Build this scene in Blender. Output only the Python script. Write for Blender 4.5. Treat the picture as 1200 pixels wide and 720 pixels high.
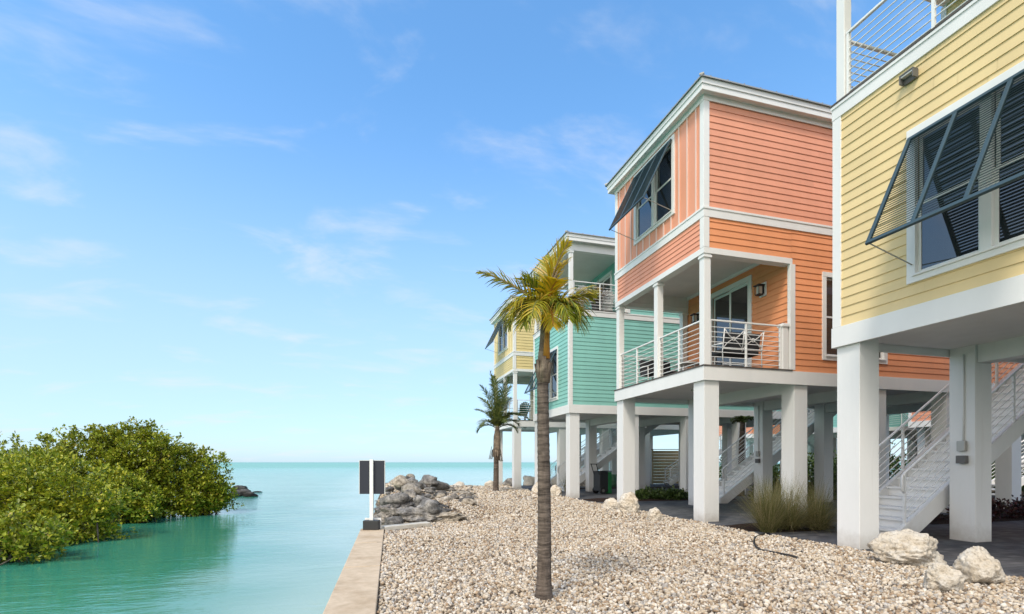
import bpy, math, random
import numpy as np
from mathutils import Vector, Matrix, noise

R = math.radians
rng = np.random.default_rng(7)
random.seed(7)
scene = bpy.context.scene
for o in list(bpy.data.objects):
    bpy.data.objects.remove(o)
COL = scene.collection

# ------------------------------------------------------------------ camera
EYE = 1.4
YAW = R(15.92)
cam = bpy.data.cameras.new("camera")
cam.sensor_width = 36.0
cam.lens = 36.0 * 596.0 / 1200.0
cam.shift_y = 182.0 / 1200.0
cam.clip_start = 0.05
cam.clip_end = 60000
camo = bpy.data.objects.new("camera", cam)
COL.objects.link(camo)
camo.location = (0, 0, EYE)
camo.rotation_euler = (R(90), 0, -YAW)
scene.camera = camo

# ------------------------------------------------------------------ sky and sun
SUN_EL = R(55)
SUN_DIR = Vector((-0.68, -0.73, 0)).normalized()
world = bpy.data.worlds.new("World")
scene.world = world
world.use_nodes = True
wn, wl = world.node_tree.nodes, world.node_tree.links
wn.clear()
w_out = wn.new("ShaderNodeOutputWorld")
w_bg = wn.new("ShaderNodeBackground")
w_sky = wn.new("ShaderNodeTexSky")
w_sky.sky_type = 'NISHITA'
w_sky.sun_disc = False
w_sky.sun_elevation = SUN_EL
w_sky.sun_rotation = math.atan2(SUN_DIR.x, SUN_DIR.y)
w_sky.altitude = 0
w_sky.air_density = 1.0
w_sky.dust_density = 0.6
w_sky.ozone_density = 2.0
w_bg.inputs['Strength'].default_value = 0.15
w_tc = wn.new("ShaderNodeTexCoord")
w_sep = wn.new("ShaderNodeSeparateXYZ")
wl.new(w_tc.outputs['Generated'], w_sep.inputs[0])


def wmath(op, a, b=None, clamp=False):
    n = wn.new("ShaderNodeMath")
    n.operation = op
    n.use_clamp = clamp
    for i, v in enumerate((a, b)):
        if v is None:
            continue
        if isinstance(v, (int, float)):
            n.inputs[i].default_value = v
        else:
            wl.new(v, n.inputs[i])
    return n.outputs[0]


zc = wmath('MAXIMUM', w_sep.outputs[2], 0.0)
zd = wmath('ADD', zc, 0.22)
cx = wmath('DIVIDE', w_sep.outputs[0], zd)
cy = wmath('DIVIDE', w_sep.outputs[1], zd)
w_comb = wn.new("ShaderNodeCombineXYZ")
wl.new(cx, w_comb.inputs[0])
wl.new(cy, w_comb.inputs[1])
w_map = wn.new("ShaderNodeMapping")
w_map.inputs['Rotation'].default_value = (0, 0, R(35))
w_map.inputs['Scale'].default_value = (1.5, 2.6, 1)
w_map.inputs['Location'].default_value = (9.3, 4.6, 0)
wl.new(w_comb.outputs[0], w_map.inputs[0])
w_n1 = wn.new("ShaderNodeTexNoise")
w_n1.inputs['Scale'].default_value = 1.7
w_n1.inputs['Detail'].default_value = 9
w_n1.inputs['Roughness'].default_value = 0.56
w_n1.inputs['Distortion'].default_value = 0.35
wl.new(w_map.outputs[0], w_n1.inputs['Vector'])
w_r1 = wn.new("ShaderNodeMapRange")
w_r1.interpolation_type = 'SMOOTHSTEP'
w_r1.inputs['From Min'].default_value = 0.49
w_r1.inputs['From Max'].default_value = 0.76
w_r1.inputs['To Max'].default_value = 0.50
wl.new(w_n1.outputs['Fac'], w_r1.inputs['Value'])
# clear marine air: the sky grows paler and cooler toward the horizon
w_hz = wn.new("ShaderNodeMapRange")
w_hz.interpolation_type = 'SMOOTHERSTEP'
w_hz.inputs['From Min'].default_value = 0.0
w_hz.inputs['From Max'].default_value = 0.66
w_hz.inputs['To Min'].default_value = 0.72
w_hz.inputs['To Max'].default_value = 0.0
wl.new(zc, w_hz.inputs['Value'])
w_tint = wn.new("ShaderNodeMix")
w_tint.data_type = 'RGBA'
w_tint.blend_type = 'MULTIPLY'
w_tint.inputs['Factor'].default_value = 1.0
w_tint.inputs[7].default_value = (0.95, 1.42, 1.60, 1)
wl.new(w_sky.outputs[0], w_tint.inputs[6])
w_mix0 = wn.new("ShaderNodeMix")
w_mix0.data_type = 'RGBA'
wl.new(w_hz.outputs[0], w_mix0.inputs['Factor'])
wl.new(w_tint.outputs[2], w_mix0.inputs[6])
w_mix0.inputs[7].default_value = (2.95, 3.50, 4.50, 1)
w_mix1 = wn.new("ShaderNodeMix")
w_mix1.data_type = 'RGBA'
wl.new(w_r1.outputs[0], w_mix1.inputs['Factor'])
wl.new(w_mix0.outputs[2], w_mix1.inputs[6])
w_mix1.inputs[7].default_value = (4.25, 4.45, 4.85, 1)
# bright veil added to the unseen sky on the sun's side, as neutral fill
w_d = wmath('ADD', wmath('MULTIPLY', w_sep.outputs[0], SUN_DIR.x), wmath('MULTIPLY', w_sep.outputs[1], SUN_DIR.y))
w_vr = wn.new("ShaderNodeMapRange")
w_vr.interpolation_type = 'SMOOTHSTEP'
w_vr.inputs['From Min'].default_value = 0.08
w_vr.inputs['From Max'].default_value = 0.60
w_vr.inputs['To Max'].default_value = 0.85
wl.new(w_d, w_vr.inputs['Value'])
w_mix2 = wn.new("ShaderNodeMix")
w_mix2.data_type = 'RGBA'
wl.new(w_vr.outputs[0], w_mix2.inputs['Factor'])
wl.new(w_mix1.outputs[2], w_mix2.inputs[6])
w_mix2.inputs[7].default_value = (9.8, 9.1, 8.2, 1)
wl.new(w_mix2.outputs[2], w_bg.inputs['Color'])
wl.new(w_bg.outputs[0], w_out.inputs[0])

sun = bpy.data.lights.new("sun", 'SUN')
sun.energy = 2.15
sun.angle = R(14)
sun.color = (1.0, 0.92, 0.80)
suno = bpy.data.objects.new("sun", sun)
COL.objects.link(suno)
sd = Vector((SUN_DIR.x * math.cos(SUN_EL), SUN_DIR.y * math.cos(SUN_EL), math.sin(SUN_EL)))
suno.rotation_euler = (-sd).to_track_quat('-Z', 'Y').to_euler()
suno.location = (-20, -10, 30)

scene.view_settings.view_transform = 'Standard'
scene.view_settings.look = 'None'
scene.view_settings.gamma = 1
scene.view_settings.exposure = 0.45
scene.view_settings.use_curve_mapping = False
scene.cycles.max_bounces = 6
scene.cycles.transparent_max_bounces = 6
scene.cycles.caustics_reflective = False
scene.cycles.caustics_refractive = False

# ------------------------------------------------------------------ helpers
CT, ST = math.cos(YAW), math.sin(YAW)


def gpt(px, py, z=0.0):
    """point of the level z that lies along a sight line of the survey photo (1200 px wide)"""
    d = 596.0 * (EYE - z) / (py - 542.0)
    r = (px - 600.0) / 596.0 * d
    return (CT * r + ST * d, CT * d - ST * r)


def fr(r, f, z):
    """right / forward of the camera -> world"""
    return Vector((CT * r + ST * f, CT * f - ST * r, z))


class MB:
    def __init__(self):
        self.v, self.f, self.m = [], [], []
        self.mi = 0

    def add(self, vs, fs):
        n = len(self.v)
        self.v += [tuple(p) for p in vs]
        for f in fs:
            self.f.append(tuple(i + n for i in f))
            self.m.append(self.mi)

    def box(self, x0, x1, y0, y1, z0, z1):
        self.add([(x0, y0, z0), (x1, y0, z0), (x1, y1, z0), (x0, y1, z0),
                  (x0, y0, z1), (x1, y0, z1), (x1, y1, z1), (x0, y1, z1)],
                 [(3, 2, 1, 0), (4, 5, 6, 7), (0, 1, 5, 4), (1, 2, 6, 5), (2, 3, 7, 6), (3, 0, 4, 7)])
        return self

    def bar(self, a, b, w, h=None, up=(0, 0, 1)):
        """rectangular bar from a to b: w across, h along up"""
        a, b = Vector(a), Vector(b)
        h = h or w
        d = (b - a).normalized()
        u = Vector(up)
        s = d.cross(u)
        if s.length < 1e-4:
            s = d.cross(Vector((1, 0, 0)))
        s.normalize()
        u = s.cross(d)
        s *= w / 2
        u *= h / 2
        vs = [a - s - u, a + s - u, a + s + u, a - s + u, b - s - u, b + s - u, b + s + u, b - s + u]
        self.add(vs, [(3, 2, 1, 0), (4, 5, 6, 7), (0, 1, 5, 4), (1, 2, 6, 5), (2, 3, 7, 6), (3, 0, 4, 7)])
        return self

    def tube(self, pts, rad, n=8, caps=True):
        pts = [Vector(p) for p in pts]
        rads = rad if isinstance(rad, (list, tuple)) else [rad] * len(pts)
        base = len(self.v)
        prev = None
        for i, p in enumerate(pts):
            t = (pts[min(i + 1, len(pts) - 1)] - pts[max(i - 1, 0)]).normalized()
            if prev is None:
                s = t.cross(Vector((0, 0, 1)))
                if s.length < 1e-3:
                    s = t.cross(Vector((1, 0, 0)))
            else:
                s = prev - t * prev.dot(t)
            s.normalize()
            prev = s
            u = t.cross(s)
            for k in range(n):
                a = 2 * math.pi * k / n
                self.v.append(tuple(p + (s * math.cos(a) + u * math.sin(a)) * rads[i]))
        for i in range(len(pts) - 1):
            for k in range(n):
                k2 = (k + 1) % n
                self.f.append((base + i * n + k, base + i * n + k2, base + (i + 1) * n + k2, base + (i + 1) * n + k))
                self.m.append(self.mi)
        if caps:
            self.f.append(tuple(base + k for k in range(n - 1, -1, -1)))
            self.f.append(tuple(base + (len(pts) - 1) * n + k for k in range(n)))
            self.m += [self.mi, self.mi]
        return self

    def build(self, name, mat, parent=None, smooth=False, bevel=0.0):
        me = bpy.data.meshes.new(name)
        me.from_pydata(self.v, [], self.f)
        mats = mat if isinstance(mat, (list, tuple)) else [mat]
        for m in mats:
            me.materials.append(m)
        if len(mats) > 1:
            me.polygons.foreach_set("material_index", self.m)
        if smooth:
            me.polygons.foreach_set("use_smooth", [True] * len(me.polygons))
        me.update()
        o = bpy.data.objects.new(name, me)
        COL.objects.link(o)
        if parent is not None:
            o.parent = parent
        if bevel:
            md = o.modifiers.new("bevel", 'BEVEL')
            md.width = bevel
            md.segments = 2
            md.limit_method = 'ANGLE'
            md.angle_limit = R(40)
        return o


def np_mesh(name, verts, faces, mat, parent=None, smooth=False):
    """faces: (n,k) int array"""
    me = bpy.data.meshes.new(name)
    nf, k = faces.shape
    me.vertices.add(len(verts))
    me.vertices.foreach_set("co", np.ascontiguousarray(verts, dtype=np.float32).ravel())
    me.loops.add(nf * k)
    me.loops.foreach_set("vertex_index", np.ascontiguousarray(faces, dtype=np.int32).ravel())
    me.polygons.add(nf)
    me.polygons.foreach_set("loop_start", np.arange(0, nf * k, k, dtype=np.int32))
    me.polygons.foreach_set("loop_total", np.full(nf, k, dtype=np.int32))
    if smooth:
        me.polygons.foreach_set("use_smooth", np.ones(nf, dtype=bool))
    me.materials.append(mat)
    me.update(calc_edges=True)
    me.validate()
    o = bpy.data.objects.new(name, me)
    COL.objects.link(o)
    if parent is not None:
        o.parent = parent
    return o


def empty(name, loc=(0, 0, 0), rz=0.0):
    o = bpy.data.objects.new(name, None)
    o.location = loc
    o.rotation_euler = (0, 0, rz)
    o.empty_display_size = 0.2
    COL.objects.link(o)
    return o


def part_root(name, parent, loc=(0, 0, 0), rz=0.0):
    o = empty(name, loc, rz)
    o.parent = parent
    return o


def tag(o, label=None, cat=None, group=None, kind=None):
    if label:
        o["label"] = label
    if cat:
        o["category"] = cat
    if group:
        o["group"] = group
    if kind:
        o["kind"] = kind
    return o


# ------------------------------------------------------------------ materials
class NT:
    def __init__(self, name, rough=0.6, spec=0.4):
        self.mat = bpy.data.materials.new(name)
        self.mat.use_nodes = True
        self.n = self.mat.node_tree.nodes
        self.l = self.mat.node_tree.links
        self.p = self.n["Principled BSDF"]
        self.out = self.n["Material Output"]
        self.p.inputs['Roughness'].default_value = rough
        self.p.inputs['Specular IOR Level'].default_value = spec
        self.tc = self.n.new("ShaderNodeTexCoord")

    def set(self, sock, v):
        if hasattr(v, 'is_output'):
            self.l.new(v, sock)
        else:
            sock.default_value = v

    def mapping(self, scale=(1, 1, 1), src='Object', rot=(0, 0, 0)):
        m = self.n.new("ShaderNodeMapping")
        m.inputs['Scale'].default_value = scale
        m.inputs['Rotation'].default_value = rot
        self.l.new(self.tc.outputs[src], m.inputs[0])
        return m.outputs[0]

    def noise(self, scale, detail=4, rough=0.5, vec=None, dist=0.0):
        t = self.n.new("ShaderNodeTexNoise")
        t.inputs['Scale'].default_value = scale
        t.inputs['Detail'].default_value = detail
        t.inputs['Roughness'].default_value = rough
        t.inputs['Distortion'].default_value = dist
        self.l.new(vec if vec is not None else self.tc.outputs['Object'], t.inputs['Vector'])
        return t.outputs['Fac']

    def voronoi(self, scale, vec=None, feature='F1', out='Distance'):
        t = self.n.new("ShaderNodeTexVoronoi")
        t.inputs['Scale'].default_value = scale
        t.feature = feature
        self.l.new(vec if vec is not None else self.tc.outputs['Object'], t.inputs['Vector'])
        return t.outputs[out]

    def ramp(self, fac, stops, interp='LINEAR'):
        r = self.n.new("ShaderNodeValToRGB")
        r.color_ramp.interpolation = interp
        els = r.color_ramp.elements
        while len(els) < len(stops):
            els.new(0.5)
        for e, (p, c) in zip(els, stops):
            e.position = p
            e.color = (c[0], c[1], c[2], 1)
        self.l.new(fac, r.inputs[0])
        return r.outputs[0]

    def range(self, v, a, b, c=0.0, d=1.0):
        r = self.n.new("ShaderNodeMapRange")
        self.l.new(v, r.inputs['Value'])
        for k, x in (('From Min', a), ('From Max', b), ('To Min', c), ('To Max', d)):
            r.inputs[k].default_value = x
        return r.outputs[0]

    def mix(self, fac, a, b, blend='MIX'):
        m = self.n.new("ShaderNodeMix")
        m.data_type = 'RGBA'
        m.blend_type = blend
        self.set(m.inputs['Factor'], fac)
        for i, v in ((6, a), (7, b)):
            if hasattr(v, 'is_output'):
                self.l.new(v, m.inputs[i])
            else:
                m.inputs[i].default_value = (v[0], v[1], v[2], 1)
        return m.outputs[2]

    def math(self, op, a, b=0.0):
        m = self.n.new("ShaderNodeMath")
        m.operation = op
        self.set(m.inputs[0], a)
        self.set(m.inputs[1], b)
        return m.outputs[0]

    def island(self):
        g = self.n.new("ShaderNodeNewGeometry")
        return g.outputs['Random Per Island']

    def color(self, v):
        if hasattr(v, 'is_output'):
            self.l.new(v, self.p.inputs['Base Color'])
        else:
            self.p.inputs['Base Color'].default_value = (v[0], v[1], v[2], 1)
        return self

    def bump(self, h, strength=0.3, dist=0.01):
        b = self.n.new("ShaderNodeBump")
        b.inputs['Strength'].default_value = strength
        b.inputs['Distance'].default_value = dist
        self.l.new(h, b.inputs['Height'])
        self.l.new(b.outputs[0], self.p.inputs['Normal'])
        return self


def painted(name, c, rough=0.5, var=0.06, island=0.0, streak=True):
    t = NT(name, rough, 0.35)
    f = t.noise(1.3, 5, 0.6, t.mapping((1, 1, 0.35)))
    c1 = [x * (1 + var) for x in c]
    c2 = [x * (1 - var * 1.6) for x in c]
    col = t.ramp(f, [(0.3, c2), (0.7, c1)])
    if island:
        isl = t.island()
        v = t.range(isl, 0, 1, 1 - island, 1 + island)
        hsv = t.n.new("ShaderNodeHueSaturation")
        t.l.new(v, hsv.inputs['Value'])
        t.l.new(col, hsv.inputs['Color'])
        col = hsv.outputs[0]
    fine = t.math('ADD', t.noise(45, 3, 0.6, t.mapping((0.25, 0.25, 3))), t.math('MULTIPLY', t.noise(2.4, 2, 0.5), 2.2))
    t.color(col)
    t.bump(fine, 0.16, 0.006)
    return t.mat


M = {}
M['white'] = painted('white_paint', (0.78, 0.77, 0.75), 0.5, 0.035)


def mk_stilt():
    t = NT('stilt_paint', 0.6, 0.3)
    f = t.noise(1.1, 5, 0.65, t.mapping((1, 1, 0.3)))
    col = t.ramp(f, [(0.3, (0.69, 0.69, 0.675)), (0.7, (0.77, 0.765, 0.75))])
    # splash marks near the ground and faint drips
    sp = t.n.new("ShaderNodeSeparateXYZ")
    t.l.new(t.tc.outputs['Object'], sp.inputs[0])
    edge = t.math('SUBTRACT', sp.outputs[2], t.math('MULTIPLY', t.noise(7, 5, 0.7), 0.42))
    dirt = t.range(edge, -0.22, 0.10, 0.55, 0.0)
    col = t.mix(dirt, col, (0.36, 0.31, 0.25))
    drip = t.range(t.noise(3.2, 4, 0.7, t.mapping((3.0, 3.0, 0.14))), 0.60, 0.75, 0.0, 0.22)
    col = t.mix(drip, col, (0.52, 0.50, 0.46))
    t.color(col)
    t.bump(t.math('ADD', t.noise(55, 3, 0.6), t.math('MULTIPLY', t.noise(3, 3, 0.5), 2.0)), 0.14, 0.006)
    return t.mat


M['stilt'] = mk_stilt()
M['white_metal'] = painted('white_metal_paint', (0.80, 0.79, 0.77), 0.35, 0.02)
M['soffit'] = painted('soffit_paint', (0.74, 0.73, 0.71), 0.6, 0.05)
M['coral'] = painted('coral_siding', (0.76, 0.33, 0.205), 0.55, 0.05, 0.05)
M['orange'] = painted('orange_siding', (0.79, 0.32, 0.145), 0.55, 0.05, 0.05)
M['yellow'] = painted('yellow_siding', (0.735, 0.565, 0.29), 0.55, 0.05, 0.04)
M['teal'] = painted('teal_siding', (0.255, 0.54, 0.475), 0.55, 0.05, 0.05)
M['pale_yellow'] = painted('pale_yellow_siding', (0.72, 0.57, 0.27), 0.55, 0.05, 0.04)
M['slate'] = painted('slate_blue_paint', (0.045, 0.075, 0.09), 0.4, 0.08)
M['charcoal'] = painted('charcoal_metal', (0.035, 0.036, 0.038), 0.45, 0.08)
M['grey_box'] = painted('grey_box_paint', (0.14, 0.135, 0.13), 0.5, 0.06)
M['sign_back'] = painted('sign_back_paint', (0.030, 0.032, 0.045), 0.45, 0.08)
M['decking'] = painted('dark_decking', (0.10, 0.085, 0.075), 0.7, 0.15)
M['galv'] = painted('galvanised_roof', (0.42, 0.41, 0.38), 0.42, 0.12)
M['galv'].node_tree.nodes["Principled BSDF"].inputs['Metallic'].default_value = 0.5
M['cushion'] = painted('dark_cushion', (0.045, 0.045, 0.05), 0.9, 0.1)
M['bin_black'] = painted('black_plastic', (0.025, 0.027, 0.03), 0.45, 0.1)
M['bin_green'] = painted('green_plastic', (0.015, 0.16, 0.05), 0.4, 0.1)
M['pale_green'] = painted('pale_green_plastic', (0.12, 0.26, 0.16), 0.5, 0.1)
M['dark_green'] = painted('dark_green_paint', (0.025, 0.12, 0.075), 0.5, 0.1)
M['tan_fence'] = painted('tan_fence_paint', (0.45, 0.35, 0.20), 0.6, 0.06)
M['rubber'] = painted('black_rubber', (0.018, 0.018, 0.018), 0.55, 0.1)
M['interior'] = painted('dim_interior', (0.16, 0.15, 0.14), 0.8, 0.05)


def mk_glass():
    t = NT('window_glass', 0.03, 0.8)
    t.color((0.018, 0.022, 0.026))
    t.p.inputs['IOR'].default_value = 1.75
    t.bump(t.noise(2.2, 2, 0.5), 0.05, 0.01)
    return t.mat


M['glass'] = mk_glass()


def mk_lamp_glass():
    t = NT('lamp_glass', 0.15, 0.6)
    t.color((0.55, 0.54, 0.5))
    return t.mat


M['lamp_glass'] = mk_lamp_glass()


def mk_concrete(name, c, stain=0.25):
    t = NT(name, 0.8, 0.25)
    a = t.noise(0.9, 6, 0.62, dist=0.4)
    b = t.noise(9, 5, 0.65)
    c1 = t.ramp(a, [(0.28, [x * (1 - stain) * q for x, q in zip(c, (1.0, 0.88, 0.72))]), (0.5, c), (0.75, [min(x * 1.15, .8) for x in c])])
    c2 = t.ramp(b, [(0.3, (0.72, 0.70, 0.66)), (0.65, (1, 1, 1))])
    t.color(t.mix(0.7, c1, c2, 'MULTIPLY'))
    t.bump(t.noise(60, 4, 0.7), 0.3, 0.006)
    return t.mat


M['seawall'] = mk_concrete('seawall_concrete', (0.57, 0.45, 0.32), 0.36)
M['cap_slab'] = mk_concrete('pale_concrete', (0.55, 0.52, 0.46), 0.15)
M['asphalt'] = mk_concrete('asphalt', (0.055, 0.055, 0.055), 0.2)


def mk_pavers():
    t = NT('dark_pavers', 0.7, 0.3)
    br = t.n.new("ShaderNodeTexBrick")
    t.l.new(t.mapping((1, 1, 1)), br.inputs['Vector'])
    br.inputs['Scale'].default_value = 1.0
    br.inputs['Brick Width'].default_value = 0.24
    br.inputs['Row Height'].default_value = 0.12
    br.inputs['Mortar Size'].default_value = 0.006
    br.inputs['Mortar Smooth'].default_value = 0.2
    br.inputs['Bias'].default_value = -0.1
    br.inputs['Color1'].default_value = (0.045, 0.047, 0.055, 1)
    br.inputs['Color2'].default_value = (0.115, 0.115, 0.122, 1)
    br.inputs['Mortar'].default_value = (0.03, 0.03, 0.03, 1)
    n = t.noise(1.1, 5, 0.6)
    col = t.mix(0.55, br.outputs['Color'], t.ramp(n, [(0.3, (0.55, 0.55, 0.56)), (0.7, (1.2, 1.2, 1.2))]), 'MULTIPLY')
    t.color(col)
    h = t.math('SUBTRACT', t.math('MULTIPLY', t.noise(40, 3), 0.25), br.outputs['Fac'])
    t.bump(h, 0.5, 0.008)
    return t.mat


M['pavers'] = mk_pavers()


def mk_mulch():
    t = NT('dark_mulch', 0.9, 0.15)
    v = t.voronoi(38, t.mapping((1, 2.2, 1), rot=(0, 0, 0.6)), out='Color')
    t.color(t.mix(0.5, t.ramp(t.noise(30, 4, 0.7), [(0.35, (0.012, 0.008, 0.006)), (0.7, (0.085, 0.045, 0.03))]), v, 'MULTIPLY'))
    t.bump(t.noise(26, 5, 0.75), 1.0, 0.05)
    return t.mat


M['mulch'] = mk_mulch()


def mk_ground():
    t = NT('gravel_bed', 0.9, 0.2)
    v = t.voronoi(24, out='Color')
    sep = t.n.new("ShaderNodeSeparateColor")
    t.l.new(v, sep.inputs[0])
    c = t.ramp(sep.outputs[0], [(0.0, (0.06, 0.045, 0.03)), (0.25, (0.16, 0.12, 0.085)), (0.6, (0.26, 0.21, 0.16)), (1.0, (0.36, 0.30, 0.24))])
    d = t.voronoi(24)
    c = t.mix(0.8, c, t.ramp(d, [(0.25, (1, 1, 1)), (0.75, (0.30, 0.26, 0.22))]), 'MULTIPLY')
    t.color(c)
    t.bump(t.math('SUBTRACT', 1.0, d), 1.0, 0.03)
    return t.mat


M['ground'] = mk_ground()


def mk_pebble():
    t = NT('pebbles', 0.75, 0.3)
    i = t.island()
    c = t.ramp(i, [(0.0, (0.10, 0.08, 0.06)), (0.07, (0.22, 0.15, 0.09)), (0.16, (0.36, 0.25, 0.15)), (0.30, (0.46, 0.37, 0.26)),
                   (0.50, (0.54, 0.46, 0.35)), (0.68, (0.62, 0.55, 0.45)), (0.80, (0.72, 0.67, 0.59)), (0.86, (0.24, 0.22, 0.20)), (0.93, (0.38, 0.35, 0.31)), (1.0, (0.76, 0.73, 0.67))])
    big = t.noise(0.55, 3, 0.5)
    c = t.mix(0.5, c, t.ramp(big, [(0.32, (0.86, 0.80, 0.74)), (0.68, (1.06, 1.03, 1.0))]), 'MULTIPLY')
    c = t.mix(0.06, c, (0.5, 0.5, 0.5))
    t.color(t.mix(0.45, c, t.ramp(t.noise(60, 3, 0.6), [(0.3, (0.6, 0.55, 0.5)), (0.62, (1.05, 1.05, 1.05))]), 'MULTIPLY'))
    return t.mat


M['pebble'] = mk_pebble()


def mk_limestone():
    t = NT('limestone', 0.85, 0.2)
    a = t.noise(2.6, 6, 0.65, dist=0.3)
    pits = t.voronoi(17, vec=None)
    fine = t.noise(22, 6, 0.72)
    c = t.ramp(a, [(0.26, (0.48, 0.38, 0.26)), (0.42, (0.65, 0.57, 0.46)), (0.6, (0.74, 0.69, 0.61)), (0.8, (0.78, 0.76, 0.72))])
    c = t.mix(0.8, c, t.ramp(fine, [(0.33, (0.42, 0.37, 0.30)), (0.5, (1, 1, 1))]), 'MULTIPLY')
    t.color(c)
    h = t.math('ADD', t.math('MULTIPLY', fine, 1.0), t.math('MULTIPLY', pits, 0.5))
    t.bump(h, 0.9, 0.05)
    return t.mat


M['limestone'] = mk_limestone()


def mk_shore():
    t = NT('weathered_caprock', 0.85, 0.25)
    a = t.noise(1.6, 6, 0.7, dist=0.6)
    b = t.noise(9, 6, 0.75)
    geo = t.n.new("ShaderNodeNewGeometry")
    sp = t.n.new("ShaderNodeSeparateXYZ")
    t.l.new(geo.outputs['Position'], sp.inputs[0])
    wet = t.range(sp.outputs[2], -0.55, -0.05)
    c = t.ramp(a, [(0.3, (0.11, 0.107, 0.105)), (0.45, (0.27, 0.255, 0.24)), (0.56, (0.44, 0.41, 0.37)), (0.70, (0.60, 0.48, 0.34))])
    c = t.mix(0.85, c, t.ramp(b, [(0.36, (0.30, 0.30, 0.30)), (0.6, (1.1, 1.1, 1.1))]), 'MULTIPLY')
    oi = t.n.new("ShaderNodeObjectInfo")
    c = t.mix(1.0, c, t.ramp(oi.outputs['Random'], [(0.0, (0.55, 0.55, 0.56)), (0.5, (1, 1, 1)), (1.0, (1.35, 1.28, 1.18))]), 'MULTIPLY')
    c = t.mix(wet, (0.016, 0.015, 0.014), c)
    t.color(c)
    t.bump(t.math('ADD', b, t.math('MULTIPLY', t.noise(3.5, 5, 0.7, t.mapping((1, 1, 4))), 1.2)), 1.0, 0.07)
    return t.mat


M['shore'] = mk_shore()


def mk_rubble():
    t = NT('tan_rubble', 0.88, 0.2)
    oi = t.n.new("ShaderNodeObjectInfo")
    base = t.ramp(oi.outputs['Random'], [(0.0, (0.18, 0.17, 0.16)), (0.35, (0.32, 0.29, 0.25)), (0.7, (0.46, 0.40, 0.32)), (1.0, (0.58, 0.53, 0.46))])
    b = t.noise(8, 6, 0.75)
    t.color(t.mix(0.9, base, t.ramp(b, [(0.36, (0.28, 0.26, 0.24)), (0.58, (1.1, 1.1, 1.1))]), 'MULTIPLY'))
    t.bump(b, 1.0, 0.06)
    return t.mat


M['rubble'] = mk_rubble()


def mk_leaf(name, stops, trans=0.14, rough=0.42):
    t = NT(name, rough, 0.4)
    i = t.island()
    c = t.ramp(i, stops)
    t.color(c)
    tr = t.n.new("ShaderNodeBsdfTranslucent")
    t.l.new(c, tr.inputs['Color'])
    mx = t.n.new("ShaderNodeMixShader")
    mx.inputs[0].default_value = trans
    t.l.new(t.p.outputs[0], mx.inputs[1])
    t.l.new(tr.outputs[0], mx.inputs[2])
    t.l.new(mx.outputs[0], t.out.inputs[0])
    return t.mat


M['mangrove'] = mk_leaf('mangrove_leaf', [(0.0, (0.08, 0.10, 0.011)), (0.3, (0.21, 0.25, 0.018)), (0.7, (0.33, 0.37, 0.026)), (0.92, (0.42, 0.42, 0.03)), (1.0, (0.40, 0.29, 0.05))])
M['mangrove_bright'] = mk_leaf('mangrove_bright_leaf', [(0.0, (0.10, 0.14, 0.012)), (0.3, (0.23, 0.28, 0.016)), (0.7, (0.36, 0.38, 0.025)), (1.0, (0.50, 0.45, 0.04))])
M['palm_green'] = mk_leaf('palm_leaf', [(0.0, (0.08, 0.11, 0.014)), (0.35, (0.20, 0.25, 0.022)), (0.7, (0.36, 0.37, 0.028)), (0.9, (0.48, 0.37, 0.025)), (1.0, (0.46, 0.31, 0.08))], 0.35)
M['palm_yellow'] = mk_leaf('palm_yellow_leaf', [(0.0, (0.26, 0.26, 0.016)), (0.35, (0.52, 0.41, 0.018)), (0.75, (0.68, 0.46, 0.018)), (1.0, (0.62, 0.33, 0.03))], 0.4)
M['palm_mixed'] = mk_leaf('palm_mixed_leaf', [(0.0, (0.10, 0.12, 0.014)), (0.3, (0.26, 0.27, 0.02)), (0.65, (0.50, 0.41, 0.025)), (1.0, (0.58, 0.36, 0.06))], 0.38)
M['palm_far'] = mk_leaf('palm_far_leaf', [(0.0, (0.05, 0.075, 0.018)), (0.5, (0.10, 0.13, 0.03)), (1.0, (0.17, 0.19, 0.05))], 0.3)
M['grass'] = mk_leaf('bunch_grass', [(0.0, (0.08, 0.09, 0.025)), (0.4, (0.17, 0.17, 0.055)), (0.8, (0.30, 0.26, 0.12)), (1.0, (0.46, 0.37, 0.22))], 0.3, 0.6)
M['shrub'] = mk_leaf('shrub_leaf', [(0.0, (0.025, 0.05, 0.012)), (0.6, (0.06, 0.10, 0.02)), (1.0, (0.11, 0.15, 0.04))], 0.2)
M['red_shrub'] = mk_leaf('dark_red_leaf', [(0.0, (0.02, 0.015, 0.012)), (0.6, (0.05, 0.02, 0.018)), (0.9, (0.11, 0.025, 0.025)), (1.0, (0.05, 0.06, 0.02))], 0.15)
M['dry_frond'] = mk_leaf('dry_leaf', [(0.0, (0.09, 0.05, 0.04)), (0.6, (0.17, 0.10, 0.075)), (1.0, (0.28, 0.19, 0.13))], 0.2, 0.8)


def mk_bark(name, c, rings=9.0):
    t = NT(name, 0.85, 0.2)
    v = t.mapping((2, 2, rings))
    a = t.noise(2.2, 5, 0.65, v, 0.5)
    b = t.noise(30, 4, 0.7, t.mapping((1, 1, 0.25)))
    col = t.ramp(a, [(0.32, [x * 0.42 for x in c]), (0.52, c), (0.72, [min(1, x * 1.7) for x in c])])
    t.color(t.mix(0.6, col, t.ramp(b, [(0.3, (0.45, 0.43, 0.42)), (0.65, (1.1, 1.1, 1.1))]), 'MULTIPLY'))
    t.bump(t.math('ADD', a, t.math('MULTIPLY', b, 0.5)), 0.9, 0.02)
    return t.mat


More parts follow.
